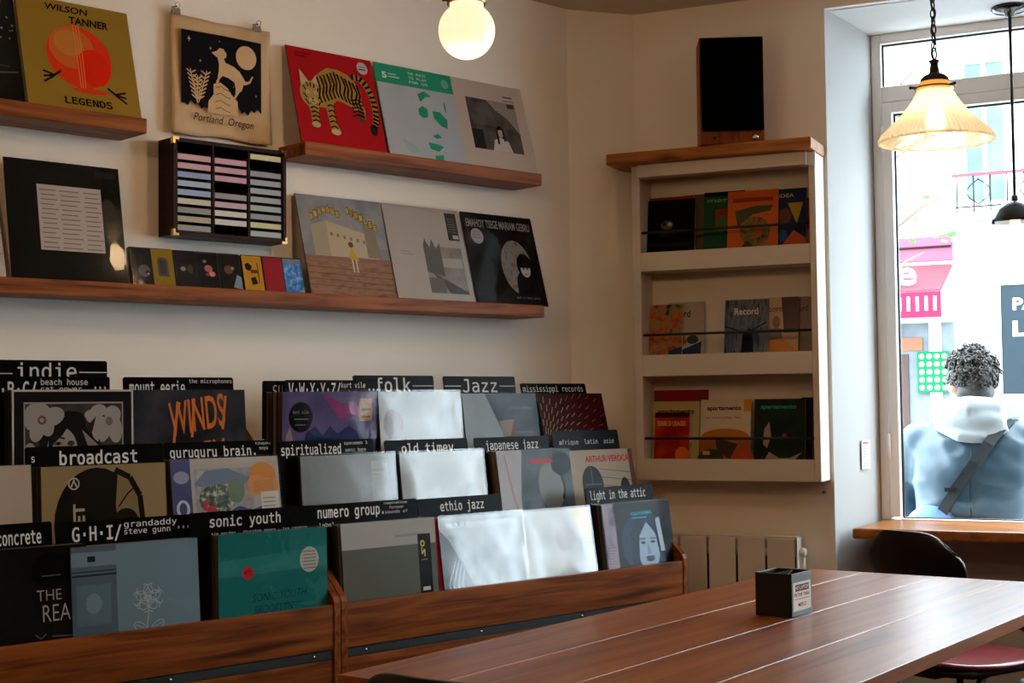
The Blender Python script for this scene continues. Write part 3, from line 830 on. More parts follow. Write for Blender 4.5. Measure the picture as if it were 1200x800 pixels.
# ================================================================= LAMPS
# opal globe on a brass gallery
gp_ = EYE + ray(547, 36) * 3.6
gl = thing('globe_pendant_lamp', 'lit round opal glass lamp hanging from the ceiling above the records', 'lamp', gp_)
OPAL = pm('opal_glass', 'f5e3c4', .3, emit='ffe2b8', es=.72)
M = MB(); RR = .0705
prof = [(0, -RR)] + [(RR * math.sin(math.pi * k / 20), -RR * math.cos(math.pi * k / 20)) for k in range(1, 17)] + [(.042, .057), (.042, .075)]
M.lathe(prof, None, 40); M.build('globe', OPAL, gl)
M = MB(); M.lathe([(.0435, .066), (.049, .066), (.049, .078), (.0435, .1), (.03, .112), (.018, .118), (.018, .15), (.006, .16), (0, .16)], None, 32); M.build('gallery', BRASS, gl)
for k in range(3):
    a = R(40 + 120 * k); M = MB(); M.tube([(.047 * math.cos(a), .047 * math.sin(a), .072), (.058 * math.cos(a), .058 * math.sin(a), .072)], .0035, n=8); M.ball((.06 * math.cos(a), .06 * math.sin(a), .072), .005, n=8, k=6); M.build('thumb_screw', STEEL, gl)
M = MB(); M.tube([(0, 0, .16), (0, 0, CE - gp_.z - .03)], .004, n=8); M.build('cord', BLACK, gl)
M = MB(); M.lathe([(0, CE - gp_.z), (.05, CE - gp_.z), (.05, CE - gp_.z - .012), (.012, CE - gp_.z - .03), (0, CE - gp_.z - .03)], None, 24); M.build('ceiling_rose', BRASS, gl)
lamp_or_fill_light(gp_ + V((0, 0, -.13)), 3.0, (1, .66, .36), .05)

# ribbed glass cone on a chain
cp = EYE + ray(1097, 165) * 3.43
cn_ = thing('glass_pendant_lamp', 'lit ribbed glass cone lamp hanging on a dark chain near the window', 'lamp', cp)
ma = bpy.data.materials.new('ribbed_glass'); ma.use_nodes = True; nt = ma.node_tree; nt.nodes.clear()
out = nt.nodes.new('ShaderNodeOutputMaterial'); tl = nt.nodes.new('ShaderNodeBsdfTranslucent'); tl.inputs[0].default_value = (1, .93, .8, 1)
df = nt.nodes.new('ShaderNodeBsdfDiffuse'); df.inputs[0].default_value = (.95, .85, .68, 1); tp = nt.nodes.new('ShaderNodeBsdfTransparent'); tp.inputs[0].default_value = (1, .95, .85, 1)
gs = nt.nodes.new('ShaderNodeBsdfGlossy'); gs.inputs['Roughness'].default_value = .12
m1 = nt.nodes.new('ShaderNodeMixShader'); m1.inputs[0].default_value = .4; m2 = nt.nodes.new('ShaderNodeMixShader'); m2.inputs[0].default_value = .32; m3 = nt.nodes.new('ShaderNodeMixShader'); m3.inputs[0].default_value = .06
LK = nt.links.new
LK(tl.outputs[0], m1.inputs[1]); LK(df.outputs[0], m1.inputs[2]); LK(m1.outputs[0], m2.inputs[1]); LK(tp.outputs[0], m2.inputs[2]); LK(m2.outputs[0], m3.inputs[1]); LK(gs.outputs[0], m3.inputs[2]); LK(m3.outputs[0], out.inputs[0])
M = MB(); N = 144
prof = [(.038, .126), (.037, .119), (.042, .111), (.055, .089), (.068, .072), (.081, .056), (.096, .042), (.111, .028), (.123, .016), (.130, .006), (.1315, .001), (.1305, -.003)]
vs = []; fs = []
for (r, z) in prof:
    for j in range(N):
        a = 2 * math.pi * j / N; rr = r * (1 + .008 * (1 if j % 2 else -1)); vs.append((rr * math.cos(a), rr * math.sin(a), z))
for i in range(len(prof) - 1):
    for j in range(N): fs.append((i * N + j, i * N + (j + 1) % N, (i + 1) * N + (j + 1) % N, (i + 1) * N + j))
M.add(vs, fs, ma, False); o = M.build('shade', ma, cn_); so = o.modifiers.new('solidify', 'SOLIDIFY'); so.thickness = .0025
M = MB(); M.tube([(.1312 * math.cos(a), .1312 * math.sin(a), 0) for a in [i * .10472 for i in range(60)]], .0022, closed=True, n=8); M.build('rim', ma, cn_)
AMB = pm('amber_glass', 'd99a3c', .2, emit='ffb75a', es=.5)
M = MB(); M.lathe([(.0395, .120), (.043, .122), (.043, .129), (.034, .134), (.032, .143), (.02, .146)], None, 28); M.build('collar', AMB, cn_)
DKB = pm('dark_bronze', '2e231c', .4, .6)
M = MB(); M.lathe([(.045, .124), (.048, .126), (.045, .128)], None, 28, closed=True)
M.lathe([(.034, .140), (.032, .149), (.024, .156), (.012, .161), (.009, .185), (.012, .187), (.012, .192), (0, .194)], None, 24); M.build('holder', DKB, cn_)
for k in range(3):
    a = R(20 + 120 * k); M = MB(); M.tube([(.04 * math.cos(a), .04 * math.sin(a), .126), (.056 * math.cos(a), .056 * math.sin(a), .126)], .003, n=8); M.ball((.058 * math.cos(a), .058 * math.sin(a), .126), .0045, n=8, k=6); M.build('thumb_screw', DKB, cn_)
M = MB(); M.ball((0, 0, .05), (.024, .024, .034), None, 20, 12); M.build('bulb', pm('bulb_glow', 'fff2d8', .3, emit='ffe2b0', es=14), cn_)
M = MB()
ztop = CE - cp.z; zc_ = .200; k = 0
M.tube([(.011 * math.cos(a), 0, zc_ + .008 + .014 * math.sin(a)) for a in [i * .5236 for i in range(12)]], .0025, closed=True, n=6)
zc_ += .026
while zc_ < ztop - .03:
    pts = []
    for i in range(12):
        a = i * .5236; x, zz = .0065 * math.cos(a), .0125 * math.sin(a)
        pts.append((x if k % 2 else 0, 0 if k % 2 else x, zc_ + zz))
    M.tube(pts, .0019, closed=True, n=6); zc_ += .0195; k += 1
M.tube([(.004 * math.cos(i), .004 * math.sin(i), .190 + (ztop - .21) * i / 60) for i in range(61)], .0024, n=6)
M.build('chain', DKB, cn_)
M = MB(); M.lathe([(0, ztop), (.05, ztop), (.05, ztop - .01), (.01, ztop - .03), (0, ztop - .03)], None, 24); M.build('ceiling_rose', DKB, cn_)
lamp_or_fill_light(cp + V((0, 0, .05)), 5.0, (1, .84, .6), .03)

# black enamel lamp with a glass jar, in the window recess
lp = on_z(1183, 8, SOF)
Lz = (EYE + ray(1190, 256) * 4.86).z
bl = thing('enamel_pendant_lamp', 'black enamel lamp with a clear glass jar hanging inside the window recess', 'lamp', V((lp.x, lp.y, Lz)))
ENA = pm('black_enamel', '101312', .22, coat=.3)
M = MB(); M.lathe([(.012, .068), (.013, .085), (0, .087)], None, 20); M.lathe([(.013, .07), (.04, .06), (.066, .036), (.078, .008), (.082, 0), (.082, -.006), (.076, -.004), (.062, .034), (.036, .055), (.012, .062)], None, 36, closed=True); M.build('shade', ENA, bl)
JAR = bpy.data.materials.new('milky_jar_glass'); JAR.use_nodes = True; nt = JAR.node_tree; nt.nodes.clear(); LK = nt.links.new
out = nt.nodes.new('ShaderNodeOutputMaterial'); tl = nt.nodes.new('ShaderNodeBsdfTranslucent'); tl.inputs[0].default_value = (.95, .93, .88, 1)
tp = nt.nodes.new('ShaderNodeBsdfTransparent'); gs = nt.nodes.new('ShaderNodeBsdfGlossy'); gs.inputs['Roughness'].default_value = .1
m1 = nt.nodes.new('ShaderNodeMixShader'); m1.inputs[0].default_value = .55; m2 = nt.nodes.new('ShaderNodeMixShader'); m2.inputs[0].default_value = .05
LK(tl.outputs[0], m1.inputs[1]); LK(tp.outputs[0], m1.inputs[2]); LK(m1.outputs[0], m2.inputs[1]); LK(gs.outputs[0], m2.inputs[2]); LK(m2.outputs[0], out.inputs[0])
M = MB(); M.lathe([(.0755, -.0065), (.0745, -.03), (.070, -.075), (.055, -.105), (.025, -.12), (0, -.122)], None, 36); M.build('glass_jar', JAR, bl)
M = MB(); M.lathe([(0, .02), (.016, .02), (.017, -.01), (.03, -.045), (.026, -.07), (0, -.08)], None, 20); M.build('bulb', pm('frosted_bulb', 'efe0c4', .3, emit='ffe6b8', es=1.1), bl)
for k in range(3):
    a = R(30 + 120 * k); M = MB(); M.tube([(.083 * math.cos(a), .083 * math.sin(a), .002), (.083 * math.cos(a), .083 * math.sin(a), -.014)], .005, n=8); M.build('clamp_screw', STEEL, bl)
H = SOF - Lz
M = MB(); M.tube([(0, 0, .087), (0, 0, H - .03)], .0055, n=10); M.build('cord', BLACK, bl)
M = MB(); M.lathe([(0, H), (.06, H), (.062, H - .008), (.05, H - .018), (.02, H - .022), (.016, H - .034), (0, H - .034)], None, 32); M.build('ceiling_rose', ENA, bl)

# ================================================================= LEDGES AND RECORDS ON THE WALL
LY = 3.42
def ledge(label, x0, x1, ztop):
    M = MB(); M.box((x0, LY, ztop - .04), (x1, WALL_Y - .0015, ztop))
    o = M.build('wall_ledge', OAK, None, bevel=.003)
    return tag(o, label, 'shelf')
ZC, ZA = 1.548, 1.986
ledge('upper left oak wall ledge holding the mustard record', .6, on_y(172.5, 140, LY).x, ZA)
ledge('upper right oak wall ledge holding the red tiger record', on_y(358, 178, LY).x, on_y(635, 208, LY).x, ZA)
ledge('long lower oak wall ledge running under the cassette rack', .6, on_y(638, 360, LY).x, ZC)

FILM = {'film': SLEEVE, 'wrap': SHRINK, 'smooth': SMOOTH, 'thin': THIN}
def film_sheet(parent, w_, h_, y0, kind, amp, seed):
    rnd = random.Random(seed); N = 15
    ph = [(rnd.uniform(4, 16), rnd.uniform(4, 16), rnd.uniform(0, 6), rnd.uniform(.3, 1)) for _ in range(5)]
    vs = []; fs = []
    for i in range(N + 1):
        for j in range(N + 1):
            u, v = j / N, i / N
            e = min(1, 6 * min(u, 1 - u, v + .05, 1 - v)); d = sum(a * math.sin(p * u + q * v + r) for p, q, r, a in ph) / 5
            vs.append(((u - .5) * w_, y0 - .0006 - amp * e * (1 + d), v * h_))
    for i in range(N):
        for j in range(N):
            a = i * (N + 1) + j; fs.append((a, a + 1, a + N + 2, a + N + 1))
    M = MB(); M.add(vs, fs, FILM[kind], True)
    return M.build('plastic_sleeve', None, parent)
SEED = [0]
def record(label, xl, yb, zb, w_, h_, lean, deco, film=None, group=None, body='1a1817', amp=.0016, name='record_album', cat='record', th=.0045, slip=.006):
    """xl: wall x of the left edge; yb, zb: foot of its front"""
    SEED[0] += 1
    t = thing(name, label, cat, (xl + w_ / 2, yb + .001, zb), 0, group, (R(-lean), 0, 0))
    MB().box((-w_ / 2, 0, 0), (w_ / 2, th, h_)).build('jacket', pm('board_' + body, body, .5), t)
    c = Canvas(w_, h_, 0); deco(c); c.build(t)
    if film:
        film_sheet(t, w_ + slip, h_ + slip, -.0034, film, amp, SEED[0] * 7 + 3)
    return t
def on_ledge(label, x, y, deco, z, film='wrap', w_=.315, lean=15.5, yb=3.452, **k):
    p = on_y(x, y, yb)
    return record(label, p.x, yb, z + .0006, w_, .315, lean, deco, film, 'records on the wall ledges', **k)

def d_dark(c):
    c.rect(0, 0, 1, 1, '12110f')
    for k in range(46): c.disc(random.uniform(.5, .98), random.uniform(.55, .98), random.uniform(.004, .012), '8d8674', n=8)
    c.line([(.5, .28), (.75, .24), (.97, .27)], .012, '6d675a'); c.line([(.55, .33), (.9, .31)], .008, '5b564c')
def d_mustard(c):
    c.rect(0, 0, 1, 1, '95762c')
    c.disc(.5, .5, .29, 'd8391a', .285); c.disc(.44, .58, .2, 'c8622a', .19, rot=.4); c.disc(.42, .62, .13, 'bd7a34', .12)
    c.disc(.62, .42, .15, 'dc2a14', .17); c.disc(.56, .2, .16, 'd2401c', .025)
    for dx in (-.025, 0, .025): c.line([(.5 + dx, .79), (.505 + dx, .5), (.5 + dx * .8, .22)], .007, 'e07a4a')
    c.line([(.48, .86), (.49, .79)], .012, 'd2401c')
    for (x, y, s) in ((.26, .3, -1), (.78, .2, 1)):
        c.line([(x - s * .06, y + .05), (x + s * .02, y - .01)], .02, '1c1812')
        for q in (-.05, 0, .05): c.line([(x, y), (x + s * .1, y - .02 + q)], .018, '1c1812')
    c.part('title_lettering').text('WILSON', .25, .9, .38, .06, '17130c', 'sans', .02, shear=.15); c.text('TANNER', .45, .8, .35, .07, '17130c', 'sans', .025, shear=.1)
    c.text('LEGENDS', .32, .06, .42, .065, '17130c', 'mono', .05)
def d_bw(c):
    c.rect(0, 0, 1, 1, '10100f'); c.part('text_panel').rect(.26, .25, .56, .55, 'b7aba3')
    for k in range(13):
        y = .27 + k * .04
        for (a, b) in ((.28, .14), (.45, .17), (.66, .14)): c.rect(a + (k % 3) * .006, y, b - (k % 2) * .02, .009, '7b6f6a')
    c.rect(.78, .9, .19, .055, '1e1d1d')
def tiger(c):
    c.rect(0, 0, 1, 1, 'a31a20')
    o, k, wt = 'a07c3c', '17120f', 'b8a583'
    rt = random.Random(3)
    c.part('cat_picture')
    body = [(.17, .6), (.26, .66), (.33, .76), (.44, .83), (.56, .83), (.68, .79), (.76, .72), (.8, .62), (.79, .52), (.82, .44), (.8, .34), (.72, .32), (.73, .4), (.66, .45), (.58, .48), (.5, .5), (.45, .46), (.43, .38), (.44, .27), (.48, .17), (.37, .17), (.36, .28), (.35, .4), (.27, .4), (.24, .3), (.25, .22), (.16, .22), (.16, .34), (.14, .46)]
    c.poly(body[::-1], o)
    c.poly([(.73, .44), (.8, .42), (.79, .3), (.72, .3)], '5b3c34')
    c.disc(.205, .52, .13, 'a98a50', .14); c.poly([(.1, .6), (.11, .77), (.19, .66)], wt); c.poly([(.23, .66), (.3, .74), (.31, .62)], wt)
    c.disc(.2, .21, .05, wt, .03); c.disc(.42, .16, .055, wt, .03)
    tail = [(.72, .78), (.82, .77), (.89, .7), (.93, .6), (.945, .5), (.94, .4), (.92, .32), (.89, .25)]
    c.line(tail, .07, o); c.disc(.885, .24, .045, '2a2220', .06)
    for i in range(12):                       # flank stripes
        x = .3 + i * .042; y = .8 - .1 * abs(i - 5) / 6
        c.line([(x, y), (x + .025 + rt.uniform(-.01, .01), y - .11), (x - .005, y - .2), (x + .015, y - .27)], .02, k)
        if i % 2: c.line([(x + .02, y - .02), (x + .05, y - .09)], .012, '6d4a24')
    for (x0, x1, y0, y1) in ((.165, .25, .24, .42), (.365, .45, .2, .42), (.66, .8, .36, .52)):
        for q in range(5):
            y = y0 + (y1 - y0) * q / 4; c.line([(x0, y), ((x0 + x1) / 2, y + .018), (x1, y)], .015, k)
    for i in range(len(tail) - 1):
        (a_, b_), (d_, e_) = tail[i], tail[i + 1]
        for q in (.1, .6):
            x, y = a_ + (d_ - a_) * q, b_ + (e_ - b_) * q; nx, ny = -(e_ - b_), d_ - a_; L = math.hypot(nx, ny)
            c.line([(x - nx / L * .034, y - ny / L * .034), (x + nx / L * .034, y + ny / L * .034)], .024, k)
    for (x, y, dx) in ((.12, .6, .02), (.16, .64, .015), (.25, .63, -.015), (.29, .59, -.02), (.11, .52, .03), (.3, .52, -.03), (.12, .46, .03), (.29, .45, -.03), (.205, .64, 0)): c.line([(x, y), (x + dx, y - .045)], .014, k)
    for x in (.16, .255): c.disc(x, .54, .018, 'c9c08a'); c.disc(x, .54, .008, k)
    c.disc(.205, .45, .05, wt, .035); c.poly([(.185, .48), (.225, .48), (.205, .455)][::-1], '4d2a22'); c.line([(.18, .435), (.205, .445), (.23, .435)], .007, k)
    c.part('sticker').disc(.87, .89, .065, 'b9adb3'); c.rect(.82, .87, .09, .012, '3c3a44'); c.rect(.83, .9, .08, .008, '6b6670')
    c.part('small_print').rect(.08, .93, .18, .012, '6d1216'); c.rect(.08, .9, .12, .012, '6d1216')
def d_teal(c):
    w0, g = 'a8aeb6', '259373'
    c.rect(0, 0, 1, 1, w0); c.rect(0, .79, 1, .21, g)
    c.poly([(.5, .72), (.6, .77), (.68, .72), (.6, .7), (.52, .64)], g); c.poly([(.48, .56), (.54, .6), (.6, .57), (.59, .48), (.52, .46), (.47, .5)], g)
    c.poly([(.66, .56), (.76, .56), (.84, .48), (.82, .38), (.74, .4), (.66, .48)], g); c.poly([(.6, .28), (.68, .31), (.72, .27), (.64, .25)], g)
    c.poly([(.52, .2), (.66, .19), (.72, .17), (.64, .11), (.54, .13)], g); c.poly([(.58, .06), (.7, .08), (.68, 0), (.58, 0)], g)
    for k in range(5): c.line([(.2 + k * .03, .2 - k * .01), (.26 + k * .03, .06)], .008, '5fae98')
    c.disc(.84, .62, .012, g, .06); c.disc(.9, .89, .05, '6fb0a0')
    c.part('title_lettering').text('5', .08, .84, .06, .07, 'cfe3dc', 'sans', .03)
    for k, s in enumerate(('THE MUSIC', 'TO PLAY', 'FOR US')): c.text(s, .42, .925 - k * .048, .24, .028, 'c4dcd4', 'mono', .02)
    c.rect(.16, .86, .14, .012, 'a8cfc2'); c.rect(.16, .89, .1, .012, 'a8cfc2')
def d_piano(c):
    c.rect(0, 0, 1, 1, 'b9a99f'); c.part('photo').rect(.16, .22, .7, .58, photo('grey_room', '3a3735', '57524f', '2c2928', scale=9))
    c.poly([(.45, .8), (.86, .8), (.86, .45), (.7, .62), (.55, .7)], '8d857f')
    for k in range(12): c.line([(.2 + k * .022, .76), (.22 + k * .03, .5)], .006, '6f6964')
    c.poly([(.42, .22), (.46, .34), (.55, .38), (.66, .34), (.7, .22)], 'b9b0a8'); c.disc(.56, .44, .045, 'a59a92', .06); c.poly([(.5, .3), (.51, .48), (.56, .52), (.61, .48), (.62, .34), (.6, .34), (.59, .47), (.53, .46), (.53, .3)], '1c1a19')
    c.rect(.16, .22, .16, .22, '2b2827'); c.part('title_lettering').rect(.7, .86, .14, .014, '3a3331'); c.rect(.7, .82, .16, .008, '3a3331'); c.rect(.74, .74, .1, .05, '4a4442')
def d_fort(c):
    c.rect(0, 0, 1, 1, '7f8288'); c.rect(0, .5, 1, .5, photo('hazy_sky', '767d88', '8f8f94', '6e747c', scale=8))
    c.poly([(.12, .36), (.12, .7), (.3, .75), (.88, .62), (.88, .36)], 'b3a48c'); c.poly([(.12, .36), (.12, .7), (.3, .75), (.3, .36)], 'a09580')
    for k in range(7): c.rect(.33 + k * .075, .6 - k * .012, .03, .035, '7e7565')
    c.poly([(.74, .4), (.74, .8), (.86, .78), (.9, .4)], '857a6a'); c.rect(.0, .34, 1, .05, '8a6258'); c.poly([(0, 0), (1, 0), (1, .34), (0, .36)], photo('dirt', '7b5a44', '93705a', '6d4c3a', scale=16, stretch=(1, 1, 4)))
    for k in range(4): c.line([(0, .1 + k * .06), (1, .07 + k * .06)], .008, '6a4a3c')
    c.part('picture_figure').disc(.55, .52, .03, '5c4138'); c.poly([(.5, .38), (.55, .5), (.62, .36)], 'b89a3a'); c.rect(.53, .24, .02, .13, 'c8b6a0'); c.rect(.575, .24, .02, .13, 'c8b6a0')
    c.part('title_lettering')
    for i, s in enumerate('DIAMOND'):
        c.text(s, .12 + i * .052, .74 + .085 * math.sin(i * .42), .045, .075, '3a2c14', 'sans', .06); c.text(s, .123 + i * .052, .745 + .085 * math.sin(i * .42), .036, .062, 'c9a53c', 'sans', .03)
    for i, s in enumerate('JUBILEE'):
        y = .83 - .014 * i - .001 * i * i * 2
        c.text(s, .55 + i * .052, y, .045, .075, '3a2c14', 'sans', .06); c.text(s, .553 + i * .052, y + .005, .036, .062, 'c9a53c', 'sans', .03)
def d_crown(c):
    c.rect(0, 0, 1, 1, 'aba19a'); c.part('photo').rect(.44, .08, .5, .5, photo('grey_photo', '6b6663', '8e8884', '4a4644', scale=10)); c.rect(.62, .36, .3, .1, 'a9a39c')
    c.poly([(.44, .3), (.66, .26), (.66, .62), (.6, .55), (.56, .66), (.52, .56), (.47, .66), (.44, .58)], '4c4846'); c.poly([(.5, .3), (.94, .1), (.94, .08), (.7, .08)], '3c3937'); c.rect(.44, .08, .2, .16, '5c5855')
    c.rect(.13, .5, .12, .008, '8a817b'); c.rect(.13, .47, .16, .008, '8a817b')
    c.part('hype_sticker').rect(.8, .66, .15, .3, '151413'); c.rect(.86, .68, .08, .04, 'b5b0aa')
    for k in range(6): c.rect(.82, .75 + k * .028, .1, .008, '6d6964')
def d_halo(c):
    c.rect(0, 0, 1, 1, '161617'); c.part('picture_figure').disc(.66, .42, .22, photo('grain_halo', '6a6762', '837f78', '585550', scale=40), .3); c.poly([(.6, .12), (.62, .3), (.7, .4), (.9, .4), (.95, .1), (.9, .02), (.62, .02)], '131314'); c.disc(.77, .44, .115, '0e0e0f', .14)
    c.disc(.77, .4, .07, 'a8a19a', .085); c.poly([(.69, .44), (.77, .5), (.85, .44), (.84, .42), (.7, .42)], '0e0e0f'); c.disc(.745, .41, .012, '2a2725'); c.disc(.8, .41, .012, '2a2725'); c.rect(.755, .345, .035, .01, '4a3d3a')
    c.part('title_lettering').text('EMAHOY TSEGE MARIAM GEBRU', .05, .84, .9, .09, '8f8c88', 'sans', .015); c.text('made in addis ababa', .56, .07, .34, .025, '77746f', 'mono', .01)
    c.part('sticker').disc(.17, .74, .085, '9e98a3'); c.rect(.11, .72, .12, .008, '77717d'); c.rect(.11, .75, .12, .008, '77717d'); c.rect(.13, .78, .08, .008, '77717d')
p = on_y(31, 116, 3.452).x
record('near-black record cut off at the photo edge, left of the mustard one', p - .3165, 3.452, ZA + .0006, .315, .315, 15.5, d_dark, 'wrap', 'records on the wall ledges')
on_ledge('mustard record with a red-orange ball picture on the upper left ledge', 33.7, 117.5, d_mustard, ZA, None, body='7a5f18')
on_ledge('red record with a prowling striped tiger at the left of the upper right ledge', 354.5, 165.6, tiger, ZA, None, body='7c1418')
on_ledge('pale record with a teal face and teal top band, middle of the upper right ledge', 458, 178.5, d_teal, ZA, 'wrap', body='9aa0a8')
on_ledge('cream record with a grey photo of a seated woman, right on the upper right ledge', 548.3, 192.2, d_piano, ZA, None, body='b0a096')
p = on_y(8.5, 323, 3.452).x
record('white record mostly cut off at the photo edge on the lower ledge', p - .3165, 3.452, ZC + .0006, .315, .315, 15.5, d_plain('b3aca4', lambda c: c.line([(.9, .1), (.98, .2)], .006, '8d867e')), None, 'records on the wall ledges', body='a8a29a')
on_ledge('black record with a square pale text panel on the lower ledge', 14.7, 323.9, d_bw, ZC, 'wrap', lean=10)
on_ledge('record with a pale fortress picture and yellow arched title on the lower ledge', 365.8, 341.7, d_fort, ZC, 'wrap', body='6d6a68')
on_ledge('pale grey sleeved record with a small black sticker, in the middle on the lower ledge', 467.5, 346.2, d_crown, ZC, 'film', body='9a928c')
on_ledge('black record with a round grey halo portrait at the right end of the lower ledge', 560.5, 351.5, d_halo, ZC, 'wrap', w_=.318)

# small cassettes standing on the lower ledge
def case(label, x0, y0, deco, group, lean=14):
    p = on_y(x0, y0, 3.5)
    t = thing('cassette', label, 'cassette', (p.x + .034, 3.468, ZC + .0008), 0, group, (R(-lean), 0, 0))
    MB().box((-.034, 0, 0), (.034, .015, .108)).build('case', pm('smoke_case', '171617', .25, coat=.4), t, bevel=.001)
    c = Canvas(.064, .102, 0); c.part('inlay_card'); deco(c); c.build(t)
    for ch in t.children:
        if ch.name.startswith('inlay'): ch.location = (.0, 0, .003)
    film_sheet(t, .067, .106, -.0008, 'wrap', .0003, int(x0))
GC = 'cassettes on the lower ledge'
case('dark cassette with a grey disc beside the black record on the lower ledge', 149.5, 287.5, d_plain('211f20', lambda c: c.disc(.55, .38, .27, '5f5a5c'), lambda c: c.disc(.7, .33, .1, '1a1718'), lambda c: c.disc(.72, .3, .05, '9a9496')), GC)
case('mustard yellow cassette with a grey arch picture on the ledge', 173.7, 290.7, d_plain('8e7420', lambda c: c.rect(.25, .25, .5, .45, '55504a'), lambda c: c.disc(.5, .68, .25, '55504a', .16), lambda c: c.rect(.35, .3, .3, .4, '3d3936')), GC)
case('dark cassette with a small pale smudge, right of the mustard one on the ledge', 201, 293.7, d_plain('1d1b1b', lambda c: c.disc(.35, .5, .13, '8a8380', .1), lambda c: c.disc(.7, .5, .14, '4a3a30', .2)), GC)
case('dark cassette with a pink flower picture on the ledge', 227.5, 295, d_plain('171516', lambda c: c.disc(.5, .55, .2, 'a0655c', .16), lambda c: c.disc(.65, .4, .16, 'c08078', .12), lambda c: c.disc(.35, .75, .1, '7d7a76', .07), lambda c: c.disc(.42, .38, .1, '8a3b38', .07)), GC)
case('dark cassette with a brown figure and a pale blue corner on the ledge', 253.7, 295.7, d_plain('1b1918', lambda c: c.disc(.4, .55, .22, '5d4636', .2), lambda c: c.poly([(.55, .05), (1, 0), (1, .35), (.8, .42)], '7f8f9f'), lambda c: c.disc(.6, .6, .08, 'a08068', .08)), GC)
case('yellow cassette with black scribbled figures on the ledge', 280, 299.5, d_plain('b98a24', lambda c: c.poly([(.1, .75), (.3, .8), (.5, .7), (.35, .55), (.15, .6)], '1d1712'), lambda c: c.poly([(.35, .35), (.6, .4), (.7, .2), (.4, .15)], '241c14'), lambda c: c.rect(.75, .2, .06, .6, '7d2f1c'), lambda c: c.rect(.4, .5, .35, .1, '5d3a1c')), GC)
case('plain crimson cassette on the ledge', 304.5, 301, d_plain('94202c'), GC)
case('bright blue patterned cassette at the right end of the ledge row', 328, 299.5, d_plain(photo('blue_swirl', '1c55a0', '3f82c8', '9fbfe0', scale=60), lambda c: c.rect(0, .85, 1, .15, '6f7f90')), GC)

# cassette rack on the wall
rk = thing('cassette_rack', 'dark wooden cassette rack with brass corners mounted on the wall', 'rack', (2.021, WALL_Y - .001, 1.692), 0)
RW, RH, RD = .368, .268, .081
RKW = wood('rack_wood', '160807', '260e0c', '301311', .45, 5, knots=False)
t_ = .012
M = MB(); M.box((0, -RD, 0), (t_, 0, RH)); M.box((RW - t_, -RD, 0), (RW, 0, RH)); M.box((t_, -RD, 0), (RW - t_, 0, t_)); M.box((t_, -RD, RH - t_), (RW - t_, 0, RH))
M.build('frame', RKW, rk, bevel=.001)
M = MB(); M.box((t_, -.006, t_), (RW - t_, -.0005, RH - t_)); M.build('back_panel', pm('rack_dark', '100706', .8, spec=.1), rk)
cw = (RW - 2 * t_ - 2 * .005) / 3; pit = (RH - 2 * t_) / 10
for k in (1, 2):
    x = t_ + k * cw + (k - 1) * .005; MB().box((x, -RD + .002, t_), (x + .005, -.0062, RH - t_)).build('divider', RKW, rk)
for col in range(3):
    x = t_ + col * (cw + .005)
    for xa, xb in ((x + .0002, x + .006), (x + cw - .006, x + cw - .0002)):
        M = MB(); xm = xa if xa < x + .01 else xb - .001
        M.box((xm, -.012, t_ + pit - .0011), (xm + .001, -.0065, RH - t_ - pit))
        for r in range(1, 10): M.box((xa, -RD + .004, t_ + r * pit - .0011), (xb, -.0065, t_ + r * pit + .0011))
        M.build('slot_runners', RKW, rk)
for (x, z, sx, sz) in ((0, 0, 1, 1), (RW, 0, -1, 1), (0, RH, 1, -1), (RW, RH, -1, -1)):
    M = MB()
    a = lambda u, v: (x + sx * u, v)
    for (u0, u1, v0, v1) in ((-.001, .017, -.001, .006), (-.001, .006, .006, .017)):
        xs = sorted((x + sx * u0, x + sx * u1)); zz = sorted((z + sz * v0, z + sz * v1))
        M.box((xs[0], -RD - .0015, zz[0]), (xs[1], -RD + .012, zz[1]))
    M.build('brass_corner', BRASS, rk)
slots = {0: [None, 'c79aa6', 'c79aa6', '7f97c4', '9db3d0', '93a8cc', 'c9c2b0', '8b8a86', 'aaa28e', '8e8f8f'],
         1: [None, 'c493a6', 'c493a6', 'c493a6', None, '8f8990', 'c2a2ae', 'cfc8c4', 'cbc5c2', None],
         2: ['c8c58e', None, '8f9499', '979ca0', '959fa4', '95a0a2', '98a8a4', '8c8c96', 'c5c391', 'a3b4b0']}
words = {'c79aa6': 'pink', 'c493a6': 'pink', '7f97c4': 'blue', '9db3d0': 'pale blue', '93a8cc': 'blue', 'c9c2b0': 'cream', '8b8a86': 'grey', 'aaa28e': 'beige', '8e8f8f': 'grey', '8f8990': 'grey', 'c2a2ae': 'pinkish', 'cfc8c4': 'white', 'cbc5c2': 'white', 'c8c58e': 'yellow', '8f9499': 'grey', '979ca0': 'grey', '959fa4': 'grey', '95a0a2': 'grey', '98a8a4': 'greenish grey', '8c8c96': 'grey', 'c5c391': 'yellow', 'a3b4b0': 'pale green'}
ordw = ['top', 'second', 'third', 'fourth', 'fifth', 'sixth', 'seventh', 'eighth', 'ninth', 'bottom']; colw = ['left', 'middle', 'right']
CASE = pm('clear_case', '2a2426', .2, coat=.5)
first = None
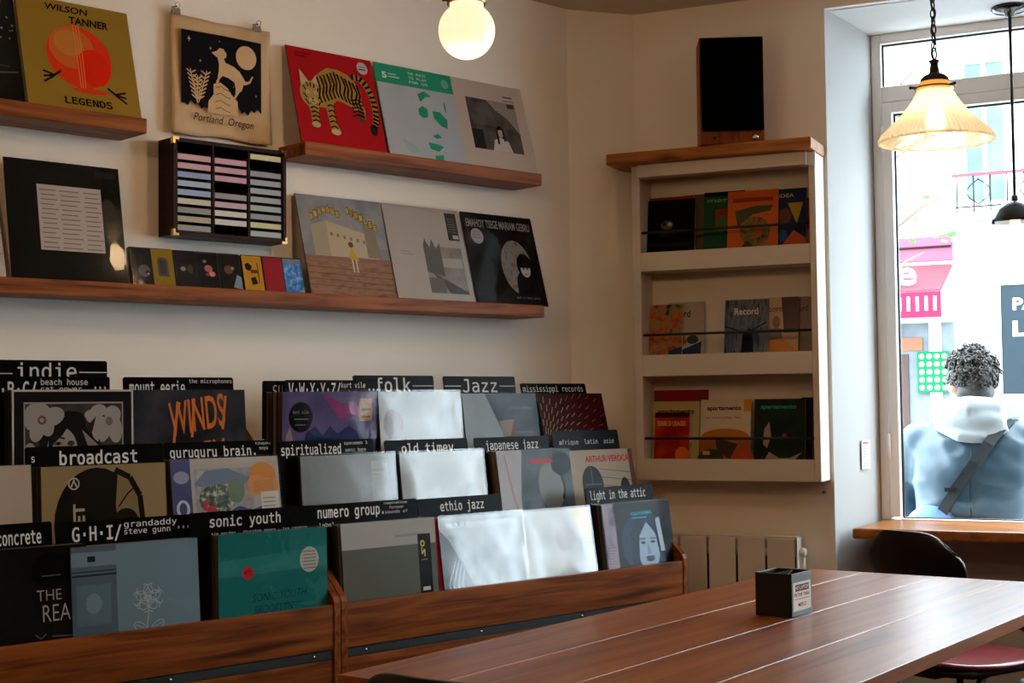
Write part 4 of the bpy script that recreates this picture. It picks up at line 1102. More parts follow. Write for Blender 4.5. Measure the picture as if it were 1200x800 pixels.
for col in range(3):
    for r in range(10):
        h = slots[col][r]
        if not h: continue
        x = 2.021 + t_ + col * (cw + .005) + cw / 2; z = 1.692 + RH - t_ - (r + 1) * pit + .0013
        lab = '%s-labelled cassette in the %s slot of the %s rack column' % (words[h], ordw[r], colw[col])
        loc = (x, WALL_Y - RD + .004, z)
        if first is None:
            first = thing('cassette', lab, 'cassette', loc, 0, 'cassettes in the wall rack')
            MB().box((-.0535, 0, 0), (.0535, .068, .0185)).build('case', CASE, first, bevel=.0008)
            MB().box((-.0515, -.0006, .0015), (.0515, .0, .0165)).build('spine_label', pm('label_' + h, h, .5, coat=.3), first)
        else:
            o = first.copy(); COL.objects.link(o); o.location = loc; o['label'] = lab
            for ch in first.children:
                q = ch.copy(); COL.objects.link(q); q.parent = o
                if q.name.startswith('spine'):
                    q.data = ch.data.copy(); q.data.materials[0] = pm('label_' + h, h, .5, coat=.3)

# canvas tote bag hung flat from two clips
tt = thing('tote_bag', 'beige canvas bag printed with a dog and moon, hung flat from two clips', 'bag', (2.212, 3.545, 1.985), 0)
CANV = pm('canvas_cloth', 'c9a880', .9, bump=.4, bscale=700, mix=('d0b088', 'c09e76'), mscale=8)
TWd, THt = .328, .335
N = 26; vs = []; fs = []
def wave(u, v): return -.006 - .004 * math.sin(u * 7 + 1.2) * (1 - v) - .003 * math.sin(u * 15 + v * 4) - .004 * (1 - v) ** 2
for side in (0, 1):
    for i in range(N + 1):
        for j in range(N + 1):
            u, v = j / N, i / N; sag = -.006 * math.sin(math.pi * u) * v * .7
            vs.append(((u - .5) * TWd, wave(u, v) + side * .003, v * THt + sag - .003 * math.sin(u * 9)*(1-v)))
n1 = (N + 1) ** 2
for i in range(N):
    for j in range(N):
        a = i * (N + 1) + j; fs.append((a, a + 1, a + N + 2, a + N + 1)); fs.append((a + n1, a + n1 + N + 1, a + n1 + N + 2, a + n1 + 1))
edge = [j for j in range(N + 1)] + [i * (N + 1) + N for i in range(1, N + 1)] + [N * (N + 1) + j for j in range(N - 1, -1, -1)] + [i * (N + 1) for i in range(N - 1, 0, -1)]
for k in range(len(edge)): a, b = edge[k], edge[(k + 1) % len(edge)]; fs.append((b, a, a + n1, b + n1))
M = MB(); M.add(vs, fs, CANV, True); M.build('cloth', CANV, tt)
c = Canvas(TWd, THt, -.0155)
blk, cr_c = '15161b', 'ccab82'
c.part('print')
# night scene outline with grassy lower edge
pts = [(.08, .87)] + [(.88, .87)]
low = []
for k in range(25):
    x = .88 - .8 * k / 24; low.append((x, .235 + (.035 if k % 2 else 0) + .02 * math.sin(k)))
c.poly([(.085, .87), (.5, .875), (.885, .87)][::-1] + [(.085, .25)] + low[::-1][1:-1] + [(.885, .25)], blk)
c.disc(.73, .72, .105, cr_c)
for (x, y, q) in ((.16, .8, .022), (.37, .75, .016), (.27, .63, .014), (.83, .4, .012), (.46, .82, .008), (.6, .45, .006)):
    c.poly([(x - q, y), (x - q * .2, y + q * .25), (x, y + q * 1.3), (x + q * .2, y + q * .25), (x + q, y), (x + q * .2, y - q * .25), (x, y - q * 1.3), (x - q * .2, y - q * .25)], cr_c)
# rock
c.poly([(.34, .2), (.35, .3), (.4, .36), (.4, .45), (.47, .47), (.54, .43), (.58, .38), (.64, .33), (.65, .2)], cr_c)
for y in (.42, .36, .3, .24): c.line([(.42, y), (.47, y + .02), (.52, y - .005), (.57, y - .015)], .006, '5d4a34')
# dog
dog = [(.38, .715), (.43, .735), (.46, .765), (.5, .76), (.53, .72), (.525, .69), (.5, .68), (.52, .645), (.6, .625), (.66, .59), (.7, .54), (.72, .51), (.76, .52), (.79, .57), (.8, .56), (.77, .505), (.73, .485), (.7, .48), (.685, .43), (.66, .41), (.62, .355), (.6, .35), (.62, .39), (.62, .44), (.61, .49), (.55, .52), (.49, .53), (.46, .5), (.45, .465), (.42, .46), (.44, .5), (.45, .56), (.455, .62), (.44, .68), (.4, .7)]
c.poly(dog[::-1], cr_c)
c.line([(.47, .53), (.455, .5), (.43, .475)], .012, cr_c)
# fern
for (x0, y0, x1, y1) in ((.24, .27, .17, .55), (.24, .27, .24, .5), (.25, .27, .33, .55)):
    c.line([(x0, y0), (x1, y1)], .009, cr_c)
    for k in range(1, 8):
        q = k / 8; x, y = x0 + (x1 - x0) * q, y0 + (y1 - y0) * q
        c.line([(x, y), (x - .045, y + .028)], .011, cr_c); c.line([(x, y), (x + .045, y + .028)], .011, cr_c)
c.part('lettering').text('Portland  Oregon', .2, .1, .6, .085, '2b2119', 'sans', .0, shear=.25, rot=-.02)
c.build(tt)
for (px_, py_, lab) in ((206.5, 12.5, 'small silver clip at the upper left corner of the canvas bag'), (301.5, 33.5, 'small silver clip at the upper right corner of the canvas bag')):
    p = on_y(px_, py_, 3.535)
    k = thing('bulldog_clip', lab, 'clip', p, 0, 'clips holding the canvas bag')
    M = MB(); M.prism([(-.012, -.004, -.01), (-.012, .0, .008), (-.012, .006, .008), (-.012, .011, -.01), (-.012, .0085, -.01), (-.012, .004, .005), (-.012, .002, .005), (-.012, -.0015, -.01)], (.024, 0, 0)); M.build('jaws', CHROME, k)
    M = MB(); M.tube([(-.007, -.002, .007), (-.007, -.008, .018), (.0, -.01, .022), (.007, -.008, .018), (.007, -.002, .007)], .0013, n=6); M.build('handle', CHROME, k)
    M = MB(); M.tube([(0, .0, .012), (0, .024, .016)], .0015, n=6); M.ball((0, -.001, .012), .003, n=8, k=6); M.build('nail', STEEL, k)

# ================================================================= RECORD BINS
TIER = {'f': (3.006, .598), 'm': (3.158, .772), 'b': (3.305, .945)}
def bin_unit(label, x0, x1):
    t = thing('record_bin', label, 'record bin', (x0, 2.985, 0), 0)
    W_ = x1 - x0; th = .02
    def yy(y): return y - 2.985
    for x in (0, W_ - th):
        M = MB(); M.prism([(x, yy(Y), z) for Y, z in ((2.985, .002), (2.985, .728), (2.992, .742), (3.50, 1.215), (3.553, 1.215), (3.553, .002))], (th, 0, 0)); M.build('side_panel', BINY, t, bevel=.002)
    a, b = th + .0005, W_ - th - .0005
    def bd(name, y0, y1, z0, z1, ma=BINW): return MB().box((a, yy(y0), z0), (b, yy(y1), z1)).build(name, ma, t, bevel=.0015)
    bd('front_board', 2.988, 3.004, .611, .722)
    st = MB().box((a, yy(2.989), .588), (b, yy(2.996), .609)).build('steel_strip', STEEL, t)
    for k in range(4):
        M = MB(); M.ball((a + .06 + (b - a - .12) * k / 3, yy(2.989), .599), (.004, .0025, .004), n=10, k=6); M.build('bolt', CHROME, st)
    bd('lower_board', 2.99, 3.004, .33, .586); bd('lower_board', 2.99, 3.004, .06, .325)
    for (y0, y1, z) in ((3.0045, 3.147, .598), (3.147, 3.294, .772), (3.294, 3.552, .945)): bd('tier_shelf', y0, y1, z - .018, z - .0005)
    for (y, z0, z1) in ((3.135, .598, .7535), (3.282, .772, .9265)): bd('tier_riser', y, y + .0115, z0, z1)
    return t
bin_unit('left wooden record bin holding the sonic youth section', .845, 2.208)
bin_unit('right wooden record bin behind the table, ethio jazz section in front', 2.21, 3.565)

EDGE = ['1c1a19', '3a1814', '4a3020', '242a30', '5b4a3a', '120f0e', '6d6258', '2b1a16', '1f2a3a']
EM = {}
def edge_mesh(w_, h_, col):
    k = (round(w_, 4), round(h_, 3), col)
    if k not in EM:
        o = MB().box((-w_ / 2, 0, 0), (w_ / 2, .0038, h_)).build('record_album', pm('board_' + col, col, .5)); EM[k] = o.data; bpy.data.objects.remove(o)
    return EM[k]
def section(row, word, x, y, lean, label, deco, film='film', body='1a1817', w_=.315, n=5, dividers=(), amp=.0016, dx=0):
    """front record with its left upper corner at photo point x, y; more records behind it; black divider cards"""
    yb, zf = TIER[row]; a = R(lean)
    yt = yb + .315 * math.sin(a)
    p = on_y(x, y, yt); h_ = min(.325, max(.306, (p.z - zf) / math.cos(a)))
    record(label, p.x, yb, zf, w_, h_, lean, deco, film, 'front records of the bins', body, amp=amp)
    nf = (n + 1) // 2                         # some stand before the divider card, the rest behind it
    for k in range(n):
        d = .008 + .0072 * k if k < nf else .0085 + .0072 * nf + .009 + .0085 * (k - nf)
        o = bpy.data.objects.new('record_album', edge_mesh(w_, h_, random.choice(EDGE))); COL.objects.link(o)
        cx = p.x + w_ / 2 - .0028 * (k + 1) + random.uniform(-.003, .002)
        if p.x > 2.2: cx = max(cx, 2.236 + w_ / 2)
        if word == 'ethio jazz' and k == 0:
            o.data = edge_mesh(w_, h_, 'b3243a'); cx = p.x + w_ / 2 - .009      # the crimson sleeve peeping out
        o.location = (cx, yb + d + .001, zf); o.rotation_euler = (-a, 0, 0)
        tag(o, 'edge of a record filed in the %s section behind its front record' % word, 'record', 'records filed in the %s section' % word)
    dc = .0085 + .0072 * nf + .002
    for (lab, xl, xr, ytop, d, texts) in dividers:
        d = dc + (d - .013 if d > .013 else (d - .013) * .3); zb_ = zf
        Y = yt + d; A = on_y(xl, ytop, Y); B = on_y(xr, ytop, Y)
        wd = B.x - A.x
        if A.x < 2.235 and B.x > 2.185: zb_ = zf + .19          # a short card, resting over the bin side
        hh = (A.z - zb_) / math.cos(a)
        t = thing('divider_card', lab, 'divider', (A.x + wd / 2, yb + d + .001 + (zb_ - zf) * math.tan(a), zb_), 0, 'divider cards in the record bins', (-a, 0, 0))
        r = .006; out = []
        for (cx, cz, s) in ((wd / 2 - r, hh - r, 0), (-wd / 2 + r, hh - r, 90)):
            for q in range(5): an = R(s + q * 22.5); out.append((cx + r * math.cos(an), 0, cz + r * math.sin(an)))
        out += [(-wd / 2, 0, 0), (wd / 2, 0, 0)]
        M = MB(); M.prism(out, (0, .003, 0)); M.build('card', CARD, t)
        c = Canvas(wd, hh, -.0004); c.part('lettering')
        def U(px): return (on_y(px, ytop, Y).x - A.x) / wd
        for it in texts:
            if it[0] == '-':
                _, x0, x1, yc = it; c.part('rule_line#%d' % c.i); c.rect(U(x0), 1 - (yc / hh), U(x1) - U(x0), .0022 / hh, CHALK)
            else:
                s, x0, x1, top, ht = it[:5]; c.part('lettering')
                c.text(s, U(x0), 1 - (top + ht) / hh, U(x1) - U(x0), ht / hh, CHALK, 'mono', it[5] if len(it) > 5 else .02)
        c.build(t)
    return p
def cc(lab): return lab
# ---- front tier
def d_concrete(c):
    c.rect(0, 0, 1, 1, '141210'); c.part('sticker').disc(.74, .84, .15, '0b0a0a', .12); c.rect(.66, .8, .14, .008, '4a4644')
    c.part('title_lettering').text('THE', .62, .64, .18, .07, '9a9590', 'sans', -.01); c.text('REAL', .66, .5, .26, .11, '9a9590', 'sans', -.01); c.line([(.6, .42), (.64, .39), (.68, .42)], .008, '5d5a57'); c.line([(.72, .4), (.9, .39)], .008, '5d5a57')
section('f', 'concrete', -64, 643.5, 5, 'black record with white scrawled lettering cut off at the left of the front row', d_concrete, 'wrap', w_=.318,
        dividers=[('black divider card lettered concrete, front row at the photo edge', -62, 62, 619, .013, [('concrete', -3, 49, .017, .03, .03)])])
def d_rose(c):
    c.rect(0, 0, 1, 1, '6b8390'); c.part('paper_band').rect(.0, 0, .34, 1, '51626f'); c.rect(.0, .86, .34, .1, '6d8290'); c.rect(.12, .89, .06, .04, '1c2832'); c.rect(.0, .82, .34, .008, '26323c'); c.rect(.0, .79, .34, .014, '26323c')
    for k in range(16): c.rect(.02, .36 - k * .02, .28 - (k % 3) * .03, .007, '3a4852')
    c.rect(.03, .45, .26, .28, '57707d'); c.disc(.16, .6, .06, '6f8793', .07)
    c.part('rose_drawing')
    ox, oy = .58, .6
    def loop(cx, cy, r, q, rot=0, a0=0, a1=360):
        c.line([(cx + r * math.cos(R(t)) * math.cos(rot) - q * math.sin(R(t)) * math.sin(rot), cy + r * math.cos(R(t)) * math.sin(rot) + q * math.sin(R(t)) * math.cos(rot)) for t in range(a0, a1 + 1, 20)], .006, '9fb0b5')
    loop(ox, oy, .022, .02); loop(ox + .01, oy + .005, .04, .035, .4, 0, 300)
    for k in range(5): loop(ox + .055 * math.cos(k * 1.257 + .3), oy + .05 * math.sin(k * 1.257 + .3), .045, .035, k * 1.257 + .3)
    for k in range(6): loop(ox + .09 * math.cos(k * 1.047), oy + .075 * math.sin(k * 1.047), .05, .03, k * 1.047 + 1.57, -60, 240)
    c.line([(ox, oy - .1), (ox - .015, oy - .2), (ox + .01, oy - .32)], .007, '9fb0b5')
    for s_ in (-1, 1): loop(ox + s_ * .07, oy - .2, .055, .028, s_ * .5); c.line([(ox, oy - .23), (ox + s_ * .11, oy - .18)], .005, '9fb0b5')
section('f', 'letter G H I', 83, 642, 4, 'pale blue-grey record with a faint rose drawing, front row of the left bin', d_rose, 'smooth', '5f7682', w_=.32, amp=.001,
        dividers=[('black divider card lettered G H I in the front row', 66, 226, 613, .013, [('G·H·I/', 85, 143, .012, .037, .03), ('grandaddy', 146, 208, .006, .018, .01), ('steve gunn', 146, 200, .024, .016, .01), ('...', 209, 222, .026, .006, .05)])])
def d_tealrec(c):
    c.rect(0, 0, 1, 1, '1f6a68'); c.poly([(.0, .8), (1, .86), (1, .7), (.0, .68)], '2a7876')
    c.part('sticker').disc(.83, .76, .09, 'a8a89e', .1)
    for k in range(6): c.rect(.77, .69 + k * .026, .12, .006, '55554e')
    c.part('red_sticker').disc(.26, .7, .05, 'b52a2e', .05); c.text('BTQ', .23, .685, .06, .035, '3c1214', 'sans', .02)
    c.part('title_lettering').text('SONIC YOUTH', .3, .475, .5, .06, '143842', 'sans', -.012, shear=.2, rot=.02); c.text('BROOKLYN', .31, .385, .36, .06, '143842', 'sans', -.012, shear=.2, rot=.02); c.rect(.5, .44, .28, .005, '17404a')
section('f', 'sonic youth', 255.5, 627.5, 1, 'teal record with a round cream sticker in the front row of the left bin', d_tealrec, 'smooth', '1b4a4a', w_=.317, amp=.0012,
        dividers=[('black divider card lettered sonic youth', 222, 368, 601.5, .013, [('sonic youth', 246, 329, .01, .034, .03), ('kim gordon . thurston moore . lee ranaldo', 248, 360, .05, .007, 0)])])
def d_olive(c):
    c.rect(0, 0, 1, 1, '55574f'); c.rect(0, .79, 1, .21, '99948f'); c.rect(.56, .86, .32, .02, '837f82')
    c.part('label_strip').rect(.8, .37, .14, .5, '131211'); c.disc(.85, .79, .025, 'c9a94a', .028); c.disc(.85, .79, .013, '131211', .015); c.line([(.84, .76), (.84, .7), (.87, .74), (.87, .68)], .012, 'c9a94a'); c.rect(.83, .4, .08, .03, 'b9b4aa'); c.rect(.83, .65, .07, .01, '6d6248')
section('f', 'numero group', 399, 614.5, 5, 'olive-grey record with a black label strip, first in the front row of the right bin', d_olive, None, '3a3b36', w_=.316,
        dividers=[('black divider card lettered numero group', 368, 490, 592, .013, [('numero group.', 373, 450, .013, .03, .03), ('label', 374, 392, .047, .011, .01), ('compilations', 451, 478, .004, .008, 0), ('forever', 457, 474, .015, .008, 0), ('sounds of', 452, 478, .027, .008, 0)])])
def d_pink(c): c.rect(0, 0, 1, 1, 'a3243a')
yb, zf = TIER['f']
pp = on_y(510, 608, 3.04)
def d_mulatu(c):
    c.rect(0, 0, 1, 1, photo('silver_glare', '7d8b96', 'a9b4ba', '5d6c78', scale=7)); c.poly([(0, 0), (.2, .0), (.34, .4), (.1, .8), (0, .9)], '3f5160')  # pale mottled print stands in for window glare on the sleeve
    for k in range(4): c.line([(.04 + .05 * k, .02), (.14 + .05 * k, .2), (.06 + .05 * k, .42), (.16 + .04 * k, .62)], .012, '93a2ad')
    c.part('title_lettering').text('MULATU OF ETHIOPIA', .08, .9, .84, .05, 'c9d2d6', 'sans', .02)
section('f', 'ethio jazz', 513, 607, 8, 'glare-bright sleeved record in the front row with a pale capital title along its top', d_mulatu, 'film', 'a3243a', w_=.318, n=5,
        dividers=[('black divider card lettered ethio jazz', 491, 588, 585, .013, [('ethio jazz', 517, 568, .011, .034, .03)])])
def d_white(c):
    c.rect(0, 0, 1, 1, photo('white_glare', 'a4a9aa', 'bcbdb8', '8f989c', scale=6)); c.poly([(.7, 1), (1, 1), (1, .7), (.84, .75)], 'c8a84a'); c.disc(.6, .72, .16, 'a8a0a2', .12)  # whitish mottling paints the glare that covers this sleeve
section('f', 'pale record', 608, 600.5, 9, 'white glaring sleeved record with a yellow corner, front row beside ethio jazz', d_white, 'film', '9a8f60', w_=.292, n=4)
def d_face(c):
    c.rect(0, 0, 1, 1, '16181d'); c.rect(.02, 0, .16, 1, photo('pink_strip', '6d6a80', '9a8a98', '4a4a62', scale=14)); c.part('picture_face').disc(.58, .6, .34, '223a56', .3); c.disc(.62, .56, .17, '93a8bc', .24); c.poly([(.36, .2), (.38, .7), (.5, .88), (.62, .8), (.5, .66), (.47, .4)][::-1], '1a2c44'); c.poly([(.62, .8), (.76, .84), (.88, .6), (.84, .3), (.77, .5), (.74, .68)][::-1], '1a2c44'); c.rect(.84, .0, .16, 1, '121419')
    c.disc(.55, .6, .035, '2a3c54', .014); c.disc(.69, .6, .035, '2a3c54', .014); c.line([(.5, .635), (.59, .64)], .012, '2a3c54'); c.line([(.65, .64), (.74, .63)], .012, '2a3c54'); c.poly([(.61, .6), (.66, .49), (.6, .49)][::-1], '6f86a0'); c.disc(.63, .43, .06, '3a3a4c', .02); c.disc(.63, .455, .07, '2c3850', .012)
    c.poly([(.76, .82), (.82, .84), (.86, .5), (.8, .5)][::-1], 'a9b9c6')
    for k in range(10): c.rect(.05, .56 - k * .025, .1, .008, 'a9a4ae')
    c.part('title_lettering').text('haruomi', .42, .87, .3, .04, '2fb0bc', 'mono', .03, rot=.03); c.rect(.42, .84, .22, .01, '2fb0bc')
section('f', 'light in the attic', 703.5, 591.5, 8, 'sleeved record with a blue-tinted face portrait at the right end of the front row', d_face, 'thin', '4a4a50', w_=.318,
        dividers=[('black divider card lettered light in the attic', 688, 766, 572, .013, [('light in the attic', 692.5, 757, .01, .036, .02), ('label', 693, 702, .047, .012, .01)])])
# ---- middle tier
def d_cut(c): c.rect(0, 0, 1, 1, 'a99a8c'); c.poly([(0, 0), (1, 0), (1, .4), (0, .3)], '8a7c70')
section('m', 'cut off', -130, 546, 4, 'pale record cut off at the photo edge in the middle row', d_cut, 'wrap', '8a7a6a', w_=.318, n=4)
def d_head(c):
    c.rect(0, 0, 1, 1, '8a7552'); c.part('picture_head').disc(.43, .56, .34, '1a1713', .42); c.disc(.42, .15, .34, '1a1713', .3); c.poly([(.6, .92), (.74, .84), (.77, .66), (.74, .45), (.62, .4), (.58, .7)][::-1], '7a6648')
    c.line([(.58, .96), (.7, .9), (.78, .76), (.8, .56), (.78, .3)], .045, '1a1713'); c.disc(.66, .58, .1, '1f1a15', .09); c.line([(.6, .68), (.68, .78), (.73, .82)], .012, '1a1713'); c.line([(.62, .56), (.72, .6)], .03, '14110e')
    c.part('round_mark').disc(.25, .87, .045, 'aba397', .045); c.disc(.25, .87, .035, '1a1713', .035); c.poly([(.22, .845), (.235, .845), (.25, .88), (.265, .845), (.28, .845), (.25, .905)], 'aba397')
    c.part('title_lettering').text('BLANKET', .33, .14, .58, .09, 'a3967c', 'sans', .03, rot=1.5708); c.text('L', .16, .45, .05, .07, 'a3967c', 'sans', .02)
section('m', 'broadcast', 48, 547.5, 3, 'tan record with a dark head silhouette in the middle row under the broadcast card', d_head, 'wrap', '6a5a44', w_=.32,
        dividers=[('black divider card lettered broadcast', 30, 192, 524, .013, [('broadcast', 70, 161, .011, .034, .035), ('s', 37, 41, .022, .014, .01)])])
def d_guru(c):
    c.rect(0, 0, 1, 1, 'aba49f'); c.part('paper_band').rect(0, 0, .17, 1, '4a4f78'); c.disc(.085, .86, .07, '8f8fa8', .05); c.disc(.085, .62, .06, 'b9bccb', .07); c.disc(.085, .62, .035, '4a4f78', .05)
    for k in range(5): c.line([(.03, .45 - k * .09), (.09, .4 - k * .09), (.14, .46 - k * .09)], .012, 'c9cbd6')
    c.part('picture').rect(.19, .0, .81, .96, 'a8a29c'); c.rect(.2, .46, .54, .46, photo('scribble_ink', 'b5ada4', '9a9c90', '8a92a4', 'b3786e', scale=40))
    c.poly([(.19, .8), (.34, .76), (.5, .8), (.66, .78), (.72, .84), (.5, .92), (.3, .9)], '6f7f96'); c.disc(.4, .68, .17, photo('scribble_dark', 'c4c0b4', '5a6a60', '3f4a44', scale=70), .12); c.disc(.58, .74, .08, '6d7f6a', .1)
    c.poly([(.46, .56), (.6, .62), (.72, .58), (.84, .62), (.98, .56), (.98, .46), (.5, .46)][::-1], '44547a'); c.disc(.68, .55, .07, '8a4a60', .045); c.disc(.34, .58, .05, 'b03a4a', .05)
    for (x, y) in ((.28, .62), (.25, .57), (.4, .52), (.45, .48), (.3, .66), (.36, .5)): c.disc(x, y, .022, 'b03a4a')
    c.rect(.2, .0, .8, .44, '4f5f86'); c.disc(.84, .84, .13, 'c08048', .12); c.disc(.78, .79, .09, 'c48a58', .07); c.disc(.9, .77, .09, 'c48a58', .06); c.disc(.83, .72, .16, 'c48a58', .03)
    for k in range(8): c.line([(.74, .8 - k * .012), (.94, .81 - k * .012)], .004, 'a5683a')
    c.part('barcode_sticker').rect(.81, .38, .17, .34, 'c6c1b8')
    for k in range(9): c.rect(.825, .41 + k * .032, .12, .006, '5a5752')
section('m', 'guruguru brain', 200, 535, 8, 'colourful sleeved record with an orange cloud picture under the guruguru brain card', d_guru, 'smooth', '9a948e', w_=.315, amp=.0012,
        dividers=[('black divider card lettered guruguru brain', 194, 320, 519, .013, [('guruguru brain.', 200, 300, .012, .034, .025), ('kikagaku', 301, 318, .004, .009, 0), ('moyo', 305, 315, .018, .009, 0)])])
def d_grey(c):
    c.rect(0, 0, 1, 1, '7b8082'); c.part('sticker').rect(.74, .6, .18, .34, '939492')
    for k in range(4): c.rect(.76, .86 - k * .04, .13, .006, '6c6d6c')
section('m', 'spiritualized', 352, 535, 5, 'plain silver-grey sleeved record under the spiritualized card', d_grey, 'film', '6a6f72', w_=.316, amp=.0008,
        dividers=[('black divider card lettered spiritualized', 327, 438, 517, .013, [('spiritualized', 330, 400, .01, .036, .025), ('spacemen 3', 404, 431, .006, .011, 0), ('sonic boom', 405, 429, .024, .01, 0)])])
def d_pale(c): c.rect(0, 0, 1, 1, photo('pale_glare', '98a2a4', 'b4bab8', '828e92', scale=6))  # glare put into the print as a pale mottled colour
section('m', 'old timey', 468, 531, 7, 'glare-white sleeved record under the old timey card', d_pale, 'film', '8a9290', w_=.316,
        dividers=[('black divider card lettered old timey', 452, 549, 516, .013, [('old timey', 471, 532, .01, .036, .03)])])
def d_jap(c):
    c.rect(0, 0, 1, 1, photo('slate_print', '3a454e', '55626a', '2a3238', scale=7)); c.poly([(0, 0), (.3, 0), (.26, .5), (.34, 1), (0, 1)], 'a3a0a2'); c.line([(.1, .95), (.16, .6), (.24, .3), (.22, 0)], .02, 'b07a84'); c.part('picture').disc(.7, .64, .18, '7d7f80', .24); c.disc(.86, .85, .14, '1c2226', .12); c.line([(.84, .76), (.88, .6), (.84, .5)], .03, '1c2226'); c.part('title_lettering').rect(.44, .86, .3, .05, 'a83a3a')
section('m', 'japanese jazz', 581, 528.5, 9, 'slate and white sleeved record under the japanese jazz card', d_jap, 'thin', '7a7476', w_=.312,
        dividers=[('black divider card lettered japanese jazz', 557, 644, 513, .013, [('japanese jazz', 570, 631, .01, .036, .025)])])
def d_facade(c):
    c.rect(0, 0, 1, 1, 'a0927e')
    for k in range(9): c.line([(.45, .12 + k * .085), (1, .06 + k * .085)], .008, '6b5e50')
    c.part('picture').disc(.32, .64, .16, '2c3436', .2); c.rect(.16, .1, .32, .54, '2c3436'); c.rect(.19, .44, .12, .14, '8f9488'); c.rect(.33, .44, .12, .14, '8f9488'); c.line([(.2, .64), (.45, .64)], .012, '5d6462'); c.line([(.32, .64), (.32, .82)], .01, '5d6462'); c.disc(.82, .56, .08, '2c2a28', .14); c.rect(.72, .06, .16, .4, '2c2a28')
    c.poly([(.94, 1), (1, 1), (1, 0), (.9, 0)], '5a3a2c'); c.part('title_lettering').text('ARTHUR VEROCAI', .25, .87, .7, .07, 'b82a34', 'sans', .02)
def d_ladder(c):
    c.rect(0, 0, 1, 1, '17191a')
    for k in range(5): c.rect(.78, .5 + k * .09, .2, .04, '3c4446')
def d_redring(c):
    c.rect(0, 0, 1, 1, '3a1010')
    for k in range(34):
        a = R(-84 + k * 5.2)
        for r in range(6):
            q = .16 + r * .16 + (k % 2) * .08; x, y = 0 + q * math.cos(a), .42 + q * math.sin(a)
            if 0 < x < .98 and 0 < y < .99 and 0 < x + .07 * math.cos(a) < .99 and 0 < y + .07 * math.sin(a) < .99:
                c.line([(x, y), (x + .07 * math.cos(a), y + .07 * math.sin(a))], .01, '7a4a3a' if r > 2 else 'a07850')
p = section('m', 'afrique latin asie', 664, 529, 11, 'record with a beige arched house front under the afrique latin asie card', d_facade, None, 'b9b0a0', w_=.30, n=2,
        dividers=[('black divider card lettered afrique latin asie', 649, 726, 505.5, .03, [('afrique  latin  asie', 656, 720, .028, .02, .0)])])
record('dark record just right of the arched house front record, middle row', 3.222, 3.214, .772, .315, .31, 9, d_ladder, None, 'front records of the bins')
# ---- back tier
def d_flower(c):
    c.rect(0, 0, 1, 1, '191b1c'); c.part('outer_frame')
    for (a, b, e, f) in ((0, .985, 1, .015), (0, 0, .015, 1), (.985, 0, .015, 1)): c.rect(a, b, e, f, 'b5a9a2')
    c.part('photo').rect(.09, .1, .82, .8, photo('grey_petals', '2a2826', '3d3a38', '1d1b1a', scale=8))
    c.disc(.46, .58, .25, '1b1817', .27); c.disc(.4, .54, .125, '8d837b', .18); c.poly([(.28, .52), (.3, .72), (.46, .74), (.4, .66), (.33, .6)][::-1], '1b1817'); c.disc(.36, .6, .035, '554943', .014); c.disc(.365, .6, .014, '1d1a19'); c.line([(.31, .635), (.36, .65), (.42, .635)], .014, '2a2624'); c.disc(.47, .6, .03, '3a332f', .02)
    for (x, y, r, q, rr) in ((.2, .84, .1, .065, .1), (.32, .8, .1, .07, .35), (.2, .71, .06, .1, -.3), (.27, .74, .06, .09, .3), (.14, .78, .045, .08, 0), (.14, .55, .045, .06, 0), (.7, .84, .07, .05, .2), (.82, .81, .07, .07, .5), (.84, .7, .06, .11, .1), (.72, .7, .08, .1, 0), (.64, .8, .06, .05, 0)): c.disc(x, y, r, '8f8984', q, rot=rr)
    c.disc(.235, .775, .035, '5c5049', .035); c.disc(.235, .775, .016, '9a8d80', .016); c.disc(.79, .76, .03, '6a615a', .035); c.poly([(.56, .84), (.62, .74), (.68, .8), (.64, .66), (.6, .7)][::-1], '2b2826')
    c.poly([(.56, .7), (.66, .45), (.68, .2), (.9, .2), (.86, .4), (.72, .56)][::-1], '7d7772'); c.line([(.7, .62), (.8, .46), (.9, .44)], .012, '2b2826')
    c.part('inner_frame')
    for (a, b, e, f) in ((.09, .895, .82, .012), (.09, .1, .01, .8), (.9, .1, .01, .8)): c.rect(a, b, e, f, '8f8782')
section('b', 'indie', 14, 456.5, 1, 'black and white flower portrait record in the back row under the indie card', d_flower, None, '2a2422', w_=.316,
        dividers=[('black divider card lettered A B C, just in front of the indie card', -22, 129, 440.5, .012, [('A·B·C/', -10, 43, .012, .045, .03), ('beach house', 48, 103, .006, .015, .01), ('cat power', 48, 96, .025, .014, .01), ('...', 111, 124, .025, .006, .05)]),
                  ('taller black divider card lettered indie', -18, 126, 421, .02, [('indie', 20, 90, .006, .04, .01), ('-', -18, 15, .034), ('-', 93, 125, .03)])])
def d_winds(c):
    c.rect(0, 0, 1, 1, photo('night_grey', '17181c', '2a2c33', '3d3c40', scale=7)); c.part('title_lettering')
    c.text("WINDS", .34, .63, .5, .27, 'c0662a', 'sans', .012, shear=.25, rot=.16)
    for L in ([(.33, .52), (.36, .75), (.4, .9)], [(.5, .62), (.53, .93)], [(.78, .68), (.82, .95)]): c.line(L, .022, 'c0662a')
    c.text("POEM", .38, .36, .44, .2, 'c0662a', 'sans', .012, shear=.25, rot=.12)
section('b', 'mount eerie', 156, 454.5, 4, 'dark grey record with orange brush lettering in the back row', d_winds, 'wrap', '2a2a2c', w_=.33,
        dividers=[('black divider card lettered mount eerie', 145, 274, 441.5, .013, [('mount eerie', 152, 217, .009, .036, .02), ('the microphones', 222, 272, .005, .013, 0)])])
